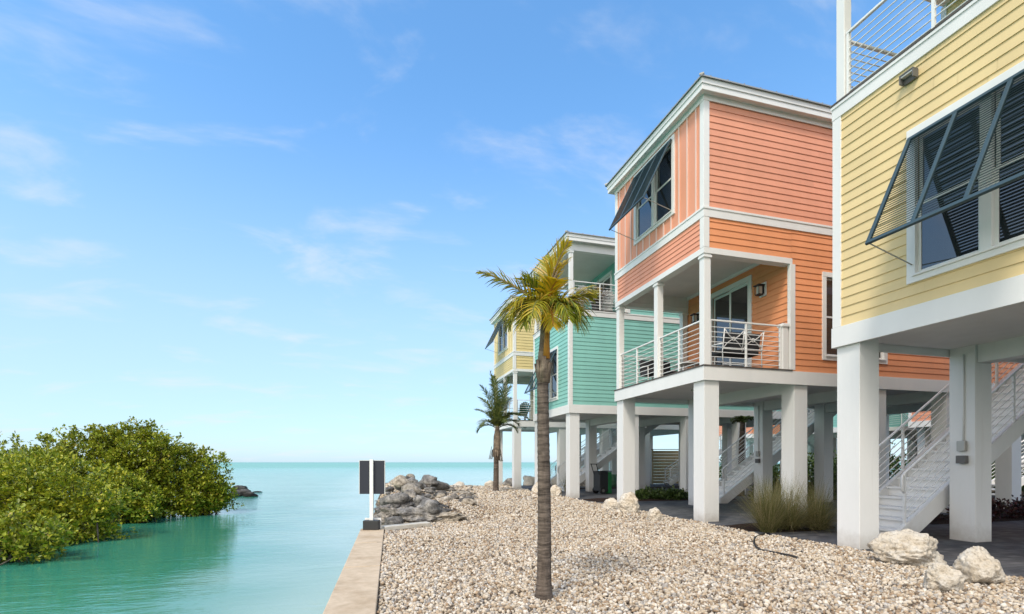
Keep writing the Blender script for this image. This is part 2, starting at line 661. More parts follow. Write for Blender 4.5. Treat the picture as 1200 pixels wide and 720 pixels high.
M['bark'] = mk_bark('palm_bark', (0.135, 0.108, 0.088), 14)
M['stem'] = mk_bark('mangrove_bark', (0.12, 0.10, 0.085), 2)
M['fibre'] = mk_bark('palm_fibre', (0.26, 0.20, 0.15), 3)
M['petiole'] = painted('orange_petiole', (0.48, 0.22, 0.03), 0.5, 0.2)
M['petiole_pale'] = painted('pale_petiole', (0.38, 0.28, 0.14), 0.5, 0.2)
M['petiole_green'] = painted('green_petiole', (0.16, 0.17, 0.03), 0.5, 0.2)


def mk_water():
    t = NT('sea_water', 0.06, 0.5)
    geo = t.n.new("ShaderNodeNewGeometry")
    pos = geo.outputs['Position']

    def wv(scale, rot):
        m = t.n.new("ShaderNodeMapping")
        m.inputs['Scale'].default_value = scale
        m.inputs['Rotation'].default_value = rot
        t.l.new(pos, m.inputs[0])
        return m.outputs[0]
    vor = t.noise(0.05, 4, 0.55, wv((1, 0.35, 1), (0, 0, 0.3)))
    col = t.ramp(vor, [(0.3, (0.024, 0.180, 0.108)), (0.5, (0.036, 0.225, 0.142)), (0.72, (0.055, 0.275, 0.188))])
    # reflections put into the colour: pale sky by the seawall, emerald mangroves beyond
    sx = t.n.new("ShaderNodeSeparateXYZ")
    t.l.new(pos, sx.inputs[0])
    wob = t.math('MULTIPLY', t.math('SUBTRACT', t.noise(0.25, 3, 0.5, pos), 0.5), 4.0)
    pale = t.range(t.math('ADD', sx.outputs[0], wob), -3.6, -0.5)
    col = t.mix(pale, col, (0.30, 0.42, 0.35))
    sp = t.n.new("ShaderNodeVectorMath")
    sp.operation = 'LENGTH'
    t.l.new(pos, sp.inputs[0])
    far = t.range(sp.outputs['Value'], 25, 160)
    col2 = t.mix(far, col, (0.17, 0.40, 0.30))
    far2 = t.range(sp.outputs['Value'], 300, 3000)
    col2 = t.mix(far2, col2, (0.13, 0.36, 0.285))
    t.color(col2)
    t.p.inputs['IOR'].default_value = 1.33
    t.l.new(t.range(sp.outputs['Value'], 20, 250, 0.05, 0.30), t.p.inputs['Roughness'])
    t.l.new(t.range(sp.outputs['Value'], 20, 250, 0.5, 0.12), t.p.inputs['Specular IOR Level'])
    a = t.noise(1.0, 4, 0.6, wv((0.9, 2.4, 1), (0, 0, R(8))))
    b = t.noise(4.5, 3, 0.6, wv((0.8, 2.0, 1), (0, 0, R(-14))))
    h = t.math('ADD', t.math('MULTIPLY', a, 0.7), t.math('MULTIPLY', b, 0.22))
    bm = t.n.new("ShaderNodeBump")
    bm.inputs['Distance'].default_value = 0.10
    wind = t.range(t.noise(0.12, 4, 0.6, wv((1, 3.0, 1), (0, 0, R(12)))), 0.35, 0.65, 0.45, 1.25)
    st = t.math('MULTIPLY', t.range(sp.outputs['Value'], 8, 80, 0.24, 0.75), wind)
    t.l.new(st, bm.inputs['Strength'])
    t.l.new(h, bm.inputs['Height'])
    t.l.new(bm.outputs[0], t.p.inputs['Normal'])
    return t.mat


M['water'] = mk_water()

# ------------------------------------------------------------------ setting: ground and water
WATER_Z = -0.7
EDGE_X = 7.5


def sm(a, b, x):
    t = min(1.0, max(0.0, (x - a) / (b - a)))
    return t * t * (3 - 2 * t)


def shore_x(y):
    if y < 10.85:
        return 0.08 + (y - 4.86) * 0.0441
    return 0.35 + (y - 10.85) * 0.035 + 0.25 * math.sin(y * 0.9) * sm(11, 14, y)


def shore_y(x):
    return 30.2 + 0.5 * math.sin(x * 0.7) + 0.3 * math.sin(x * 1.9)


def gravel_edge(y):
    """x where the gravel meets the paving / planting"""
    e = EDGE_X + 0.06 * math.sin(y * 2.1)
    if 8.0 < y < 10.0:
        e -= 0.12
    if y > 22.9:
        e += 0.3 * sm(22.9, 25, y)
    return e


def ground_z(x, y):
    n = noise.noise((x * 0.8, y * 0.8, 0.3)) * 0.062 + noise.noise((x * 2.3, y * 2.3, 4.1)) * 0.018
    flat = 1 - sm(6.6, 7.4, x)
    z = n * flat - 0.012 * (1 - flat)
    # berm of rock and gravel past the end of the seawall
    berm = sm(12.2, 14.5, y) * (1 - sm(27, 31, y)) * (1 - sm(1.6, 4.6, x))
    z += 0.26 * berm + 0.07 * sm(11.5, 14, y) * flat * (1 - sm(16, 26, y))
    if y < 10.85:
        z += 0.0
    else:
        z -= 1.7 * (1 - sm(shore_x(y) - 0.7, shore_x(y) + 0.35, x))
    z -= 1.6 * sm(shore_y(x) - 0.6, shore_y(x) + 1.5, y)
    return z


def build_ground():
    xs = np.concatenate([np.linspace(-0.9, 8, 60), np.linspace(8.4, 64, 60)])
    ys = np.concatenate([np.linspace(-12, 3, 24), np.linspace(3.3, 33, 110)])
    vs, fs = [], []
    for y in ys:
        for i, x in enumerate(xs):
            xx = x
            if y < 10.85:
                xx = max(x, shore_x(y) - 0.1)
                xx += i * 1e-5
            vs.append((xx, y, ground_z(xx, y)))
    nx = len(xs)
    for j in range(len(ys) - 1):
        for i in range(nx - 1):
            a = j * nx + i
            fs.append((a, a + 1, a + nx + 1, a + nx))
    mb = MB()
    mb.add(vs, fs)
    o = mb.build('ground', M['ground'], smooth=True)
    tag(o, kind='structure')


build_ground()

mb = MB()
# one sheet to the horizon, graded finer near the shore
S = 30000
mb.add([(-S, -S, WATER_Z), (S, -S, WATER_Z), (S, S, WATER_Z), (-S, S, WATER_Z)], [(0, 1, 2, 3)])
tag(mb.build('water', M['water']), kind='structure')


def sheet(name, poly, z, mat):
    m = MB()
    m.add([(x, y, z) for x, y in poly], [tuple(range(len(poly)))])
    return tag(m.build(name, mat), kind='structure')


L_H, W_H = 11.4, 4.35
HX = 7.58
HY = [2.38, 10.2, 18.4, 26.2]
pav = [(gravel_edge(y) + 0.02, y) for y in np.linspace(-6, 29.3, 130)]
sheet('paving', pav + [(19.6, 29.3), (19.6, -6)], 0.004, M['pavers'])
sheet('street', [(19.9, -12), (26.5, -12), (26.5, 30), (19.9, 30)], 0.004, M['asphalt'])
mb = MB()
mb.box(19.6, 19.8, -6, 29.3, -0.02, 0.12)
tag(mb.build('kerb', M['cap_slab'], bevel=0.015), kind='structure')


def blob(cx, cy, rx, ry, n=28, seed=0):
    rr = random.Random(seed)
    ph = [rr.uniform(0, 6.28) for _ in range(3)]
    out = []
    for k in range(n):
        a = 2 * math.pi * k / n
        q = 1 + 0.10 * math.sin(2 * a + ph[0]) + 0.07 * math.sin(3 * a + ph[1]) + 0.05 * math.sin(5 * a + ph[2])
        out.append((cx + rx * q * math.cos(a), cy + ry * q * math.sin(a)))
    return out


sheet('mulch_bed', blob(8.55, 9.0, 1.35, 0.78, seed=1), 0.010, M['mulch'])
sheet('mulch_bed', [(12.2, 8.35), (19.4, 8.35), (19.4, 9.7), (15, 9.85), (12.4, 9.6), (11.9, 9.0)], 0.010, M['mulch'])
sheet('mulch_bed', [(7.75, 16.3), (13.4, 16.0), (13.6, 18.0), (8.6, 18.1), (7.7, 17.6)], 0.010, M['mulch'])
sheet('mulch_bed', [(13.6, 14.7), (19.4, 14.7), (19.4, 16.0), (13.7, 15.9)], 0.010, M['mulch'])
sheet('mulch_bed', [(8.0, 24.2), (19.2, 24.2), (19.2, 25.8), (8.3, 25.9)], 0.010, M['mulch'])

# seawall: cast segments with open joints
def build_seawall():
    root = empty('seawall', (shore_x(5), 5, 0))
    tag(root, 'tan concrete seawall with a flat cap running along the canal edge', 'seawall')
    ys = [-6.0, -2.2, 1.6, 4.3, 6.95, 9.0, 10.86]
    for a, b in zip(ys[:-1], ys[1:]):
        m = MB()
        vs = []
        for y in (a + 0.02, b - 0.02):
            x1 = shore_x(y)
            x0 = x1 - 0.47
            for (x, z) in ((x0, -1.7), (x1, -1.7), (x1, 0.035), (x0, 0.035)):
                vs.append((x - root.location.x, y - root.location.y, z))
        m.add(vs, [(0, 1, 2, 3), (7, 6, 5, 4), (0, 4, 5, 1), (1, 5, 6, 2), (2, 6, 7, 3), (3, 7, 4, 0)])
        m.build('cap_segment', M['seawall'], root, bevel=0.012)
    for yj in ys[1:-1]:  # dark strip added in each open joint to stand for its shade
        m = MB()
        xj = shore_x(yj) - root.location.x
        m.box(xj - 0.462, xj - 0.006, yj - 0.018 - root.location.y, yj + 0.018 - root.location.y, -1.6, 0.024)
        m.build('joint_dark_strip', M['rubber'], root)
    m = MB()
    m.box(-0.20, 0.50, 5.862, 6.06, -1.6, 0.02)
    m.build('end_wall', M['seawall'], root, bevel=0.012)


build_seawall()
m = MB()
x0, y0 = gpt(449, 621)
x1, y1 = gpt(497, 617)
m.bar((x0, y0, 0.03), (x1 + 0.1, y1, 0.05), 0.24, 0.09)
tag(m.build('concrete_slab', M['cap_slab'], bevel=0.012), 'narrow pale concrete slab lying between the seawall end and the rocks', 'slab')

# sign at the end of the seawall (seen from behind)
def build_sign():
    bx, by = gpt(435.5, 622.8)
    root = empty('waterway_sign', (bx, by, 0.035), -YAW)
    tag(root, 'dark backed square sign on a white post at the end of the seawall', 'sign')
    m = MB(); m.box(-0.155, 0.155, -0.09, 0.09, 0, 0.19); m.build('base_block', M['charcoal'], root, bevel=0.01)
    m = MB(); m.box(-0.165, 0.165, 0.095, 0.12, 0.02, 0.225); m.build('bracket', M['white_metal'], root)
    m = MB(); m.box(-0.036, 0.036, -0.03, 0.03, 0.19, 1.42); m.build('post', M['white_metal'], root, bevel=0.006)
    m = MB(); m.box(-0.255, 0.255, 0.032, 0.05, 0.72, 1.40); m.build('sign_panel', M['sign_back'], root)
    m = MB()
    for x in (-0.264, 0.255):
        m.box(x, x + 0.009, 0.030, 0.053, 0.715, 1.405)
    m.box(-0.255, 0.255, 0.030, 0.053, 1.40, 1.407)
    m.build('edge_strip', M['white_metal'], root)


build_sign()

# ------------------------------------------------------------------ houses
EXPO = 0.155


def strip_spans(u0, u1, z0, z1, holes):
    spans = [(u0, u1)]
    for (a, b, c, d) in holes:
        if d <= z0 + 1e-6 or c >= z1 - 1e-6:
            continue
        nxt = []
        for (s, e) in spans:
            if b <= s or a >= e:
                nxt.append((s, e))
                continue
            if a > s:
                nxt.append((s, a))
            if b < e:
                nxt.append((b, e))
        spans = nxt
    return spans


def siding(mb, side, c, u0, u1, z0, z1, holes=(), expo=EXPO, seed=0):
    """lap siding boards on a wall plane; side is the way it faces"""
    rr = random.Random(seed)
    zs = {z0, z1}
    k = z0
    while k < z1:
        zs.add(k)
        k += expo
    for h in holes:
        for z in (h[2], h[3]):
            if z0 < z < z1:
                zs.add(z)
    zs = sorted(zs)
    lower = z0

    def pt(u, off, z):
        if side == 'x-': return (c - off, u, z)
        if side == 'x+': return (c + off, u, z)
        if side == 'y-': return (u, c - off, z)
        return (u, c + off, z)
    for a, b in zip(zs[:-1], zs[1:]):
        if b - a < 0.003:
            continue
        base = z0 + math.floor((a - z0 + 1e-6) / expo) * expo
        ta = 0.020 - 0.015 * (a - base) / expo
        tb = 0.020 - 0.015 * (b - base) / expo
        for (s, e) in strip_spans(u0, u1, a, b, holes):
            # butt joints break long boards
            cuts = [s, e]
            if e - s > 3.8:
                cuts = [s, s + (e - s) * rr.uniform(0.25, 0.75), e]
            for s2, e2 in zip(cuts[:-1], cuts[1:]):
                g = 0.0012
                q = [pt(s2 + g, 0, a), pt(e2 - g, 0, a), pt(e2 - g, ta, a), pt(s2 + g, ta, a), pt(s2 + g, tb, b), pt(e2 - g, tb, b), pt(s2, 0, b), pt(e2, 0, b)]
                fl = side in ('x-', 'y+')
                fs = [(3, 2, 5, 4), (0, 1, 2, 3)]
                if fl:
                    fs = [tuple(reversed(f)) for f in fs]
                mb.add(q, fs)


def backing(mb, side, c, u0, u1, z0, z1, holes=()):
    zs = sorted({z0, z1} | {z for h in holes for z in h[2:] if z0 < z < z1})
    d = 0.02

    for a, b in zip(zs[:-1], zs[1:]):
        for (s, e) in strip_spans(u0, u1, a, b, holes):
            if side == 'x-': mb.box(c + 0.002, c + 0.14, s, e, a, b)
            elif side == 'x+': mb.box(c - 0.14, c - 0.002, s, e, a, b)
            elif side == 'y-': mb.box(s, e, c + 0.002, c + 0.14, a, b)
            else: mb.box(s, e, c - 0.14, c - 0.002, a, b)


def wall(house, mat, side, c, u0, u1, z0, z1, holes=(), seed=0, name='wall'):
    m = MB()
    siding(m, side, c, u0, u1, z0, z1, holes, seed=seed)
    backing(m, side, c, u0, u1, z0, z1, holes)
    return m.build(name, mat, house)


class Face:
    """maps (u, out, z) on a facade into house coordinates"""
    def __init__(self, side, c):
        self.side, self.c = side, c

    def box(self, m, u0, u1, o0, o1, z0, z1):
        if self.side == 'x-': m.box(self.c - o1, self.c - o0, u0, u1, z0, z1)
        elif self.side == 'x+': m.box(self.c + o0, self.c + o1, u0, u1, z0, z1)
        elif self.side == 'y-': m.box(u0, u1, self.c - o1, self.c - o0, z0, z1)
        else: m.box(u0, u1, self.c + o0, self.c + o1, z0, z1)

    def pt(self, u, o, z):
        if self.side == 'x-': return (self.c - o, u, z)
        if self.side == 'x+': return (self.c + o, u, z)
        if self.side == 'y-': return (u, self.c - o, z)
        return (u, self.c + o, z)


def window(house, side, c, u0, u1, z0, z1, trim=0.12, units=2):
    """outer trim rectangle u0..u1, z0..z1; returns the siding hole"""
    F = Face(side, c)
    root = part_root('window', house)
    m = MB()
    F.box(m, u0, u0 + trim, -0.02, 0.042, z0 + trim, z1 - trim)
    F.box(m, u1 - trim, u1, -0.02, 0.042, z0 + trim, z1 - trim)
    F.box(m, u0 - 0.0, u1 + 0.0, -0.02, 0.045, z1 - trim, z1)
    F.box(m, u0, u1, -0.02, 0.045, z0, z0 + trim)
    iu0, iu1, iz0, iz1 = u0 + trim, u1 - trim, z0 + trim, z1 - trim
    mull = 0.13
    w = (iu1 - iu0 - mull * (units - 1)) / units
    for k in range(1, units):
        F.box(m, iu0 + k * w + (k - 1) * mull, iu0 + k * w + k * mull, -0.02, 0.040, iz0, iz1)
    m.build('window_trim', M['white'], root, bevel=0.004)
    m = MB(); F.box(m, u0 + trim - 0.03, u1 - trim + 0.03, 0.047, 0.075, iz0 - 0.035, iz0 - 0.005); m.build('sill', M['white'], root, bevel=0.004)
    for k in range(units):
        a = iu0 + k * (w + mull)
        b = a + w
        zm = iz0 + (iz1 - iz0) * 0.5
        ms = MB()
        fw = 0.045
        for (p, q, off) in ((iz0, zm + 0.02, -0.012), (zm - 0.02, iz1, -0.040)):
            F.box(ms, a, a + fw, off - 0.026, off, p, q)
            F.box(ms, b - fw, b, off - 0.026, off, p, q)
            F.box(ms, a + fw, b - fw, off - 0.026, off, p, p + fw)
            F.box(ms, a + fw, b - fw, off - 0.026, off, q - fw, q)
        ms.build('sash', M['white'], root, bevel=0.003)
        mp = MB()
        F.box(mp, a + fw, b - fw, -0.030, -0.024, iz0 + fw, zm + 0.02 - fw)
        F.box(mp, a + fw, b - fw, -0.058, -0.052, zm - 0.02 + fw, iz1 - fw)
        mp.build('pane', M['glass'], root)
    return (u0 + trim * 0.6, u1 - trim * 0.6, z0 + trim * 0.6, z1 - trim * 0.6)


def shutter(house, side, c, u0, u1, zt, drop=1.62, out=0.80, panels=3):
    """top-hung louvred shutter propped open"""
    F = Face(side, c)
    root = part_root('shutter', house)
    o0 = 0.075

    def pt(u, t, n=0.0):
        # t along the panel from hinge (0) to bottom (1); n offset normal to it (outward/up)
        L = math.hypot(drop, out)
        nx, nz = drop / L, out / L
        return Vector(F.pt(u, o0 + out * t + n * nx, zt - drop * t + n * nz))
    L = math.hypot(drop, out)
    upv = pt(0, 0, 1) - pt(0, 0, 0)
    m = MB()
    fw = 0.055
    for t in (fw / 2 / L, 1 - fw / 2 / L):
        m.bar(pt(u0, t), pt(u1, t), fw, 0.04, upv)
    us = [u0 + fw / 2 + k * (u1 - u0 - fw) / panels for k in range(panels + 1)]
    for u in us:
        m.bar(pt(u, fw / L), pt(u, 1 - fw / L), fw, 0.038, upv)
    # hinge leaf
    m.bar(pt(u0 + 0.02, 0, -0.02), pt(u1 - 0.02, 0, -0.02), 0.03, 0.03, upv)
    m.build('shutter_frame', M['slate'], root, bevel=0.004)
    m = MB()
    n = int((L - 2 * fw) / 0.043)
    ang = R(44)
    dirp = (pt(0, 1) - pt(0, 0)).normalized()
    sl = (upv * math.cos(ang) + dirp * math.sin(ang))   # slat depth direction
    for a, b in zip(us[:-1], us[1:]):
        for k in range(n):
            t = (fw + 0.02 + k * (L - 2 * fw - 0.03) / (n - 1)) / L
            p, q = pt(a + fw / 2, t), pt(b - fw / 2, t)
            m.bar(p, q, 0.005, 0.040, sl)
    m.build('louvre_panel', M['slate'], root)
    for u in (u0 + 0.03, u1 - 0.03):
        m = MB()
        m.tube([pt(u, 0.985, -0.02), Vector(F.pt(u - 0.0, 0.045, zt - drop - 0.20))], 0.009, 6)
        m.build('prop_rod', M['galv'], root)


def railing(house, a, b, z0, h=1.08, bars=8, end_posts=(True, True), mids=1, name='balcony_railing'):
    """horizontal-bar railing from a to b (x, y); local z0 floor"""
    root = part_root(name, house)
    a, b = Vector((a[0], a[1], 0)), Vector((b[0], b[1], 0))
    Z = Vector((0, 0, 1))
    m = MB()
    m.bar(a + Z * (z0 + h), b + Z * (z0 + h), 0.05, 0.035)
    m.build('handrail', M['white_metal'], root, bevel=0.004)
    m = MB()
    for k in range(bars):
        z = z0 + 0.10 + k * (h - 0.14) / bars
        m.tube([a + Z * z, b + Z * z], 0.0095, 6)
    m.build('rail_bars', M['white_metal'], root)
    ts = [i / (mids + 1) for i in range(mids + 2)]
    if not end_posts[0]: ts = ts[1:]
    if not end_posts[1]: ts = ts[:-1]
    d = (b - a).normalized()
    for t in ts:
        p = a + (b - a) * t
        if t == 0: p = p + d * 0.03
        if t == 1: p = p - d * 0.03
        m = MB()
        m.bar(p + Z * z0, p + Z * (z0 + h - 0.018), 0.04, 0.04, d)
        m.build('baluster', M['white_metal'], root)


def box_post(house, x, y, z0, z1, w=0.18, name='porch_post', cap=True):
    m = MB()
    h = w / 2
    m.box(x - h, x + h, y - h, y + h, z0, z1)
    if cap:
        m.box(x - h - 0.025, x + h + 0.025, y - h - 0.025, y + h + 0.025, z1 - 0.09, z1 - 0.04)
        m.box(x - h - 0.012, x + h + 0.012, y - h - 0.012, y + h + 0.012, z1 - 0.04, z1 - 0.005)
    return m.build(name, M['white'], house, bevel=0.006)


def roof(house, base_z, o=0.2):
    L, W = L_H, W_H
    root = part_root('roof', house)
    # fascia boards
    m = MB()
    z0, z1 = base_z, base_z + 0.27
    t = 0.03
    m.box(-o, L + o, -o, -o + t, z0, z1)
    m.box(-o, L + o, W + o - t, W + o, z0, z1)
    m.box(-o, -o + t, -o + t, W + o - t, z0, z1)
    m.box(L + o - t, L + o, -o + t, W + o - t, z0, z1)
    m.build('fascia', M['white'], root, bevel=0.004)
    m = MB()
    t2 = 0.022
    z0, z1 = base_z + 0.13, base_z + 0.272
    oo = o + t2
    m.box(-oo, L + oo, -oo, -o - 0.001, z0, z1)
    m.box(-oo, L + oo, W + o + 0.001, W + oo, z0, z1)
    m.box(-oo, -o - 0.001, -o, W + o, z0, z1)
    m.box(L + o + 0.001, L + oo, -o, W + o, z0, z1)
    m.build('drip_board', M['white'], root, bevel=0.004)
    m = MB(); m.box(-o + t, L + o - t, -o + t, W + o - t, base_z + 0.02, base_z + 0.05); m.build('soffit', M['soffit'], root)
    # hipped metal sheets
    oe = o + 0.06
    ze = base_z + 0.275
    s = 0.30
    half = W / 2 + oe
    zr = ze + half * s
    m = MB()
    e = [(-oe, -oe), (L + oe, -oe), (L + oe, W + oe), (-oe, W + oe)]
    r0, r1 = (-oe + half, W / 2), (L + oe - half, W / 2)
    vs = [(x, y, ze) for x, y in e] + [(r0[0], r0[1], zr), (r1[0], r1[1], zr)] + [(x, y, ze - 0.0) for x, y in e]
    fs = [(0, 1, 5, 4), (2, 3, 4, 5), (3, 0, 4), (1, 2, 5)]
    m.add(vs[:6], fs)
    # edge drip
    for (p, q) in ((0, 1), (1, 2), (2, 3), (3, 0)):
        a, b = Vector(vs[p]), Vector(vs[q])
        m.bar(a - Vector((0, 0, 0.012)), b - Vector((0, 0, 0.012)), 0.012, 0.03)
    m.build('metal_sheet', M['galv'], root)
    m = MB()
    x = -oe + 0.25
    while x < L + oe - 0.1:
        run = min(x + oe, L + oe - x, half)
        for sgn, yb in ((1, -oe), (-1, W + oe)):
            m.bar((x, yb, ze + 0.012), (x, yb + sgn * run, ze + 0.012 + run * s), 0.02, 0.03)
        x += 0.46
    y = -oe + 0.25
    while y < W + oe - 0.1:
        run = min(y + oe, W + oe - y, half)
        for sgn, xb in ((1, -oe), (-1, L + oe)):
            m.bar((xb, y, ze + 0.012), (xb + sgn * run, y, ze + 0.012 + run * s), 0.02, 0.03)
        y += 0.46
    for (p, q) in (((-oe, -oe), r0), ((-oe, W + oe), r0), ((L + oe, -oe), r1), ((L + oe, W + oe), r1)):
        m.bar((p[0], p[1], ze + 0.02), (q[0], q[1], zr + 0.02), 0.10, 0.035)
    m.bar((r0[0], r0[1], zr + 0.02), (r1[0], r1[1], zr + 0.02), 0.12, 0.035)
    m.build('roof_seams', M['galv'], root)


def staircase(house, x0, y0, y1, ztop, n=20, landing=1.3):
    root = part_root('staircase', house)
    rise = ztop / n
    run = 0.268
    m = MB()
    for i in range(n):
        xa = x0 + i * run
        z = (i + 1) * rise
        m.box(xa - 0.045, xa + run, y0 + 0.04, y1 - 0.04, z - 0.045, z)          # tread
        m.box(xa, xa + 0.018, y0 + 0.04, y1 - 0.04, z - rise, z - 0.045)          # riser
    m.build('steps', M['white'], root, bevel=0.004)
    slope = rise / run
    xe = x0 + n * run

    def zat(x): return (x - x0) * slope + rise
    for y in (y0, y1):
        m = MB()
        ya, yb = y - 0.04, y + 0.04
        poly = [(x0 - 0.06, 0.0), (x0 + 0.22, 0.0), (xe + 0.05, zat(xe) - 0.36), (xe + 0.05, zat(xe) + 0.02), (x0 - 0.06, zat(x0) + 0.00)]
        vs = [(px, ya, pz) for px, pz in poly] + [(px, yb, pz) for px, pz in poly]
        k = len(poly)
        fs = [tuple(range(k)), tuple(range(2 * k - 1, k - 1, -1))] + [(i + k, (i + 1) % k + k, (i + 1) % k, i) for i in range(k)]
        m.add(vs, fs)
        m.build('stringer', M['stilt'], root, bevel=0.004)
    H = 0.95
    for y in (y0 + 0.0, y1 - 0.0):
        m = MB()
        xs, xt = x0 + 0.10, xe
        m.tube([(xs, y, zat(xs) + H - 0.35), (xs - 0.05, y, zat(xs) + H - 0.30), (xs - 0.05, y, zat(xs) + H - 0.06), (xs, y, zat(xs) + H), (xt, y, zat(xt) + H), (xt + landing, y, ztop + H + 0.05)], 0.024, 8)
        m.build('handrail', M['white_metal'], root, smooth=True)
        m = MB()
        for k in range(6):
            dz = 0.12 + k * 0.135
            m.tube([(xs, y, zat(xs) + dz), (xt, y, zat(xt) + dz), (xt + landing, y, ztop + dz + 0.03)], 0.0095, 6)
        m.build('rail_bars', M['white_metal'], root)
        for q in (0.0, 0.27, 0.54, 0.80, 1.0):
            m = MB()
            x = xs + (xt - xs) * q
            m.box(x - 0.02, x + 0.02, y - 0.02, y + 0.02, zat(x) - 0.05, zat(x) + H - 0.01)
            m.build('baluster', M['white_metal'], root)
    m = MB(); m.box(xe, xe + landing, y0 - 0.05, y1 + 0.05, ztop - 0.24, ztop); m.build('landing', M['stilt'], root, bevel=0.005)


def wall_lantern(house, side, c, u, z, plate=True):
    F = Face(side, c)
    root = part_root('wall_light', house)
    m = MB(); F.box(m, u - 0.12, u + 0.12, 0.022, 0.05, z - 0.16, z + 0.20); m.build('back_plate', M['white'], root, bevel=0.004)
    m = MB()
    F.box(m, u - 0.06, u + 0.06, 0.05, 0.065, z - 0.10, z + 0.12)
    F.box(m, u - 0.10, u + 0.10, 0.065, 0.26, z + 0.10, z + 0.13)
    F.box(m, u - 0.07, u + 0.07, 0.09, 0.23, z - 0.14, z - 0.11)
    for du in (-0.075, 0.063):
        for do in (0.085, 0.225):
            F.box(m, u + du, u + du + 0.012, do, do + 0.012, z - 0.12, z + 0.10)
    m.build('lantern_cage', M['charcoal'], root)
    m = MB(); F.box(m, u - 0.05, u + 0.05, 0.11, 0.21, z - 0.105, z + 0.09); m.build('lamp_glass', M['lamp_glass'], root)


def sliding_door(house, side, c, u0, u1, z0, z1):
    F = Face(side, c)
    root = part_root('sliding_door', house)
    t = 0.14
    m = MB()
    F.box(m, u0, u0 + t, -0.02, 0.045, z0, z1 - t)
    F.box(m, u1 - t, u1, -0.02, 0.045, z0, z1 - t)
    F.box(m, u0, u1, -0.02, 0.048, z1 - t, z1)
    m.build('door_trim', M['white'], root, bevel=0.004)
    a, b, p, q = u0 + t, u1 - t, z0 + 0.01, z1 - t
    mid = (a + b) / 2
    for (s, e, off) in ((a, mid + 0.03, -0.012), (mid - 0.03, b, -0.05)):
        m = MB(); f = 0.07
        F.box(m, s, s + f, off - 0.03, off, p, q)
        F.box(m, e - f, e, off - 0.03, off, p, q)
        F.box(m, s + f, e - f, off - 0.03, off, p, p + f)
        F.box(m, s + f, e - f, off - 0.03, off, q - f, q)
        m.build('door_sash', M['white'], root)
        m = MB(); F.box(m, s + f, e - f, off - 0.02, off - 0.012, p + f, q - f); m.build('pane', M['glass'], root)
    return (u0 + 0.1, u1 - 0.1, z0 - 0.05, z1 - 0.1)


def beam_box(house, name, mat, *b, bevel=0.004):
    m = MB(); m.box(*b)
    return m.build(name, mat, house, bevel=bevel)


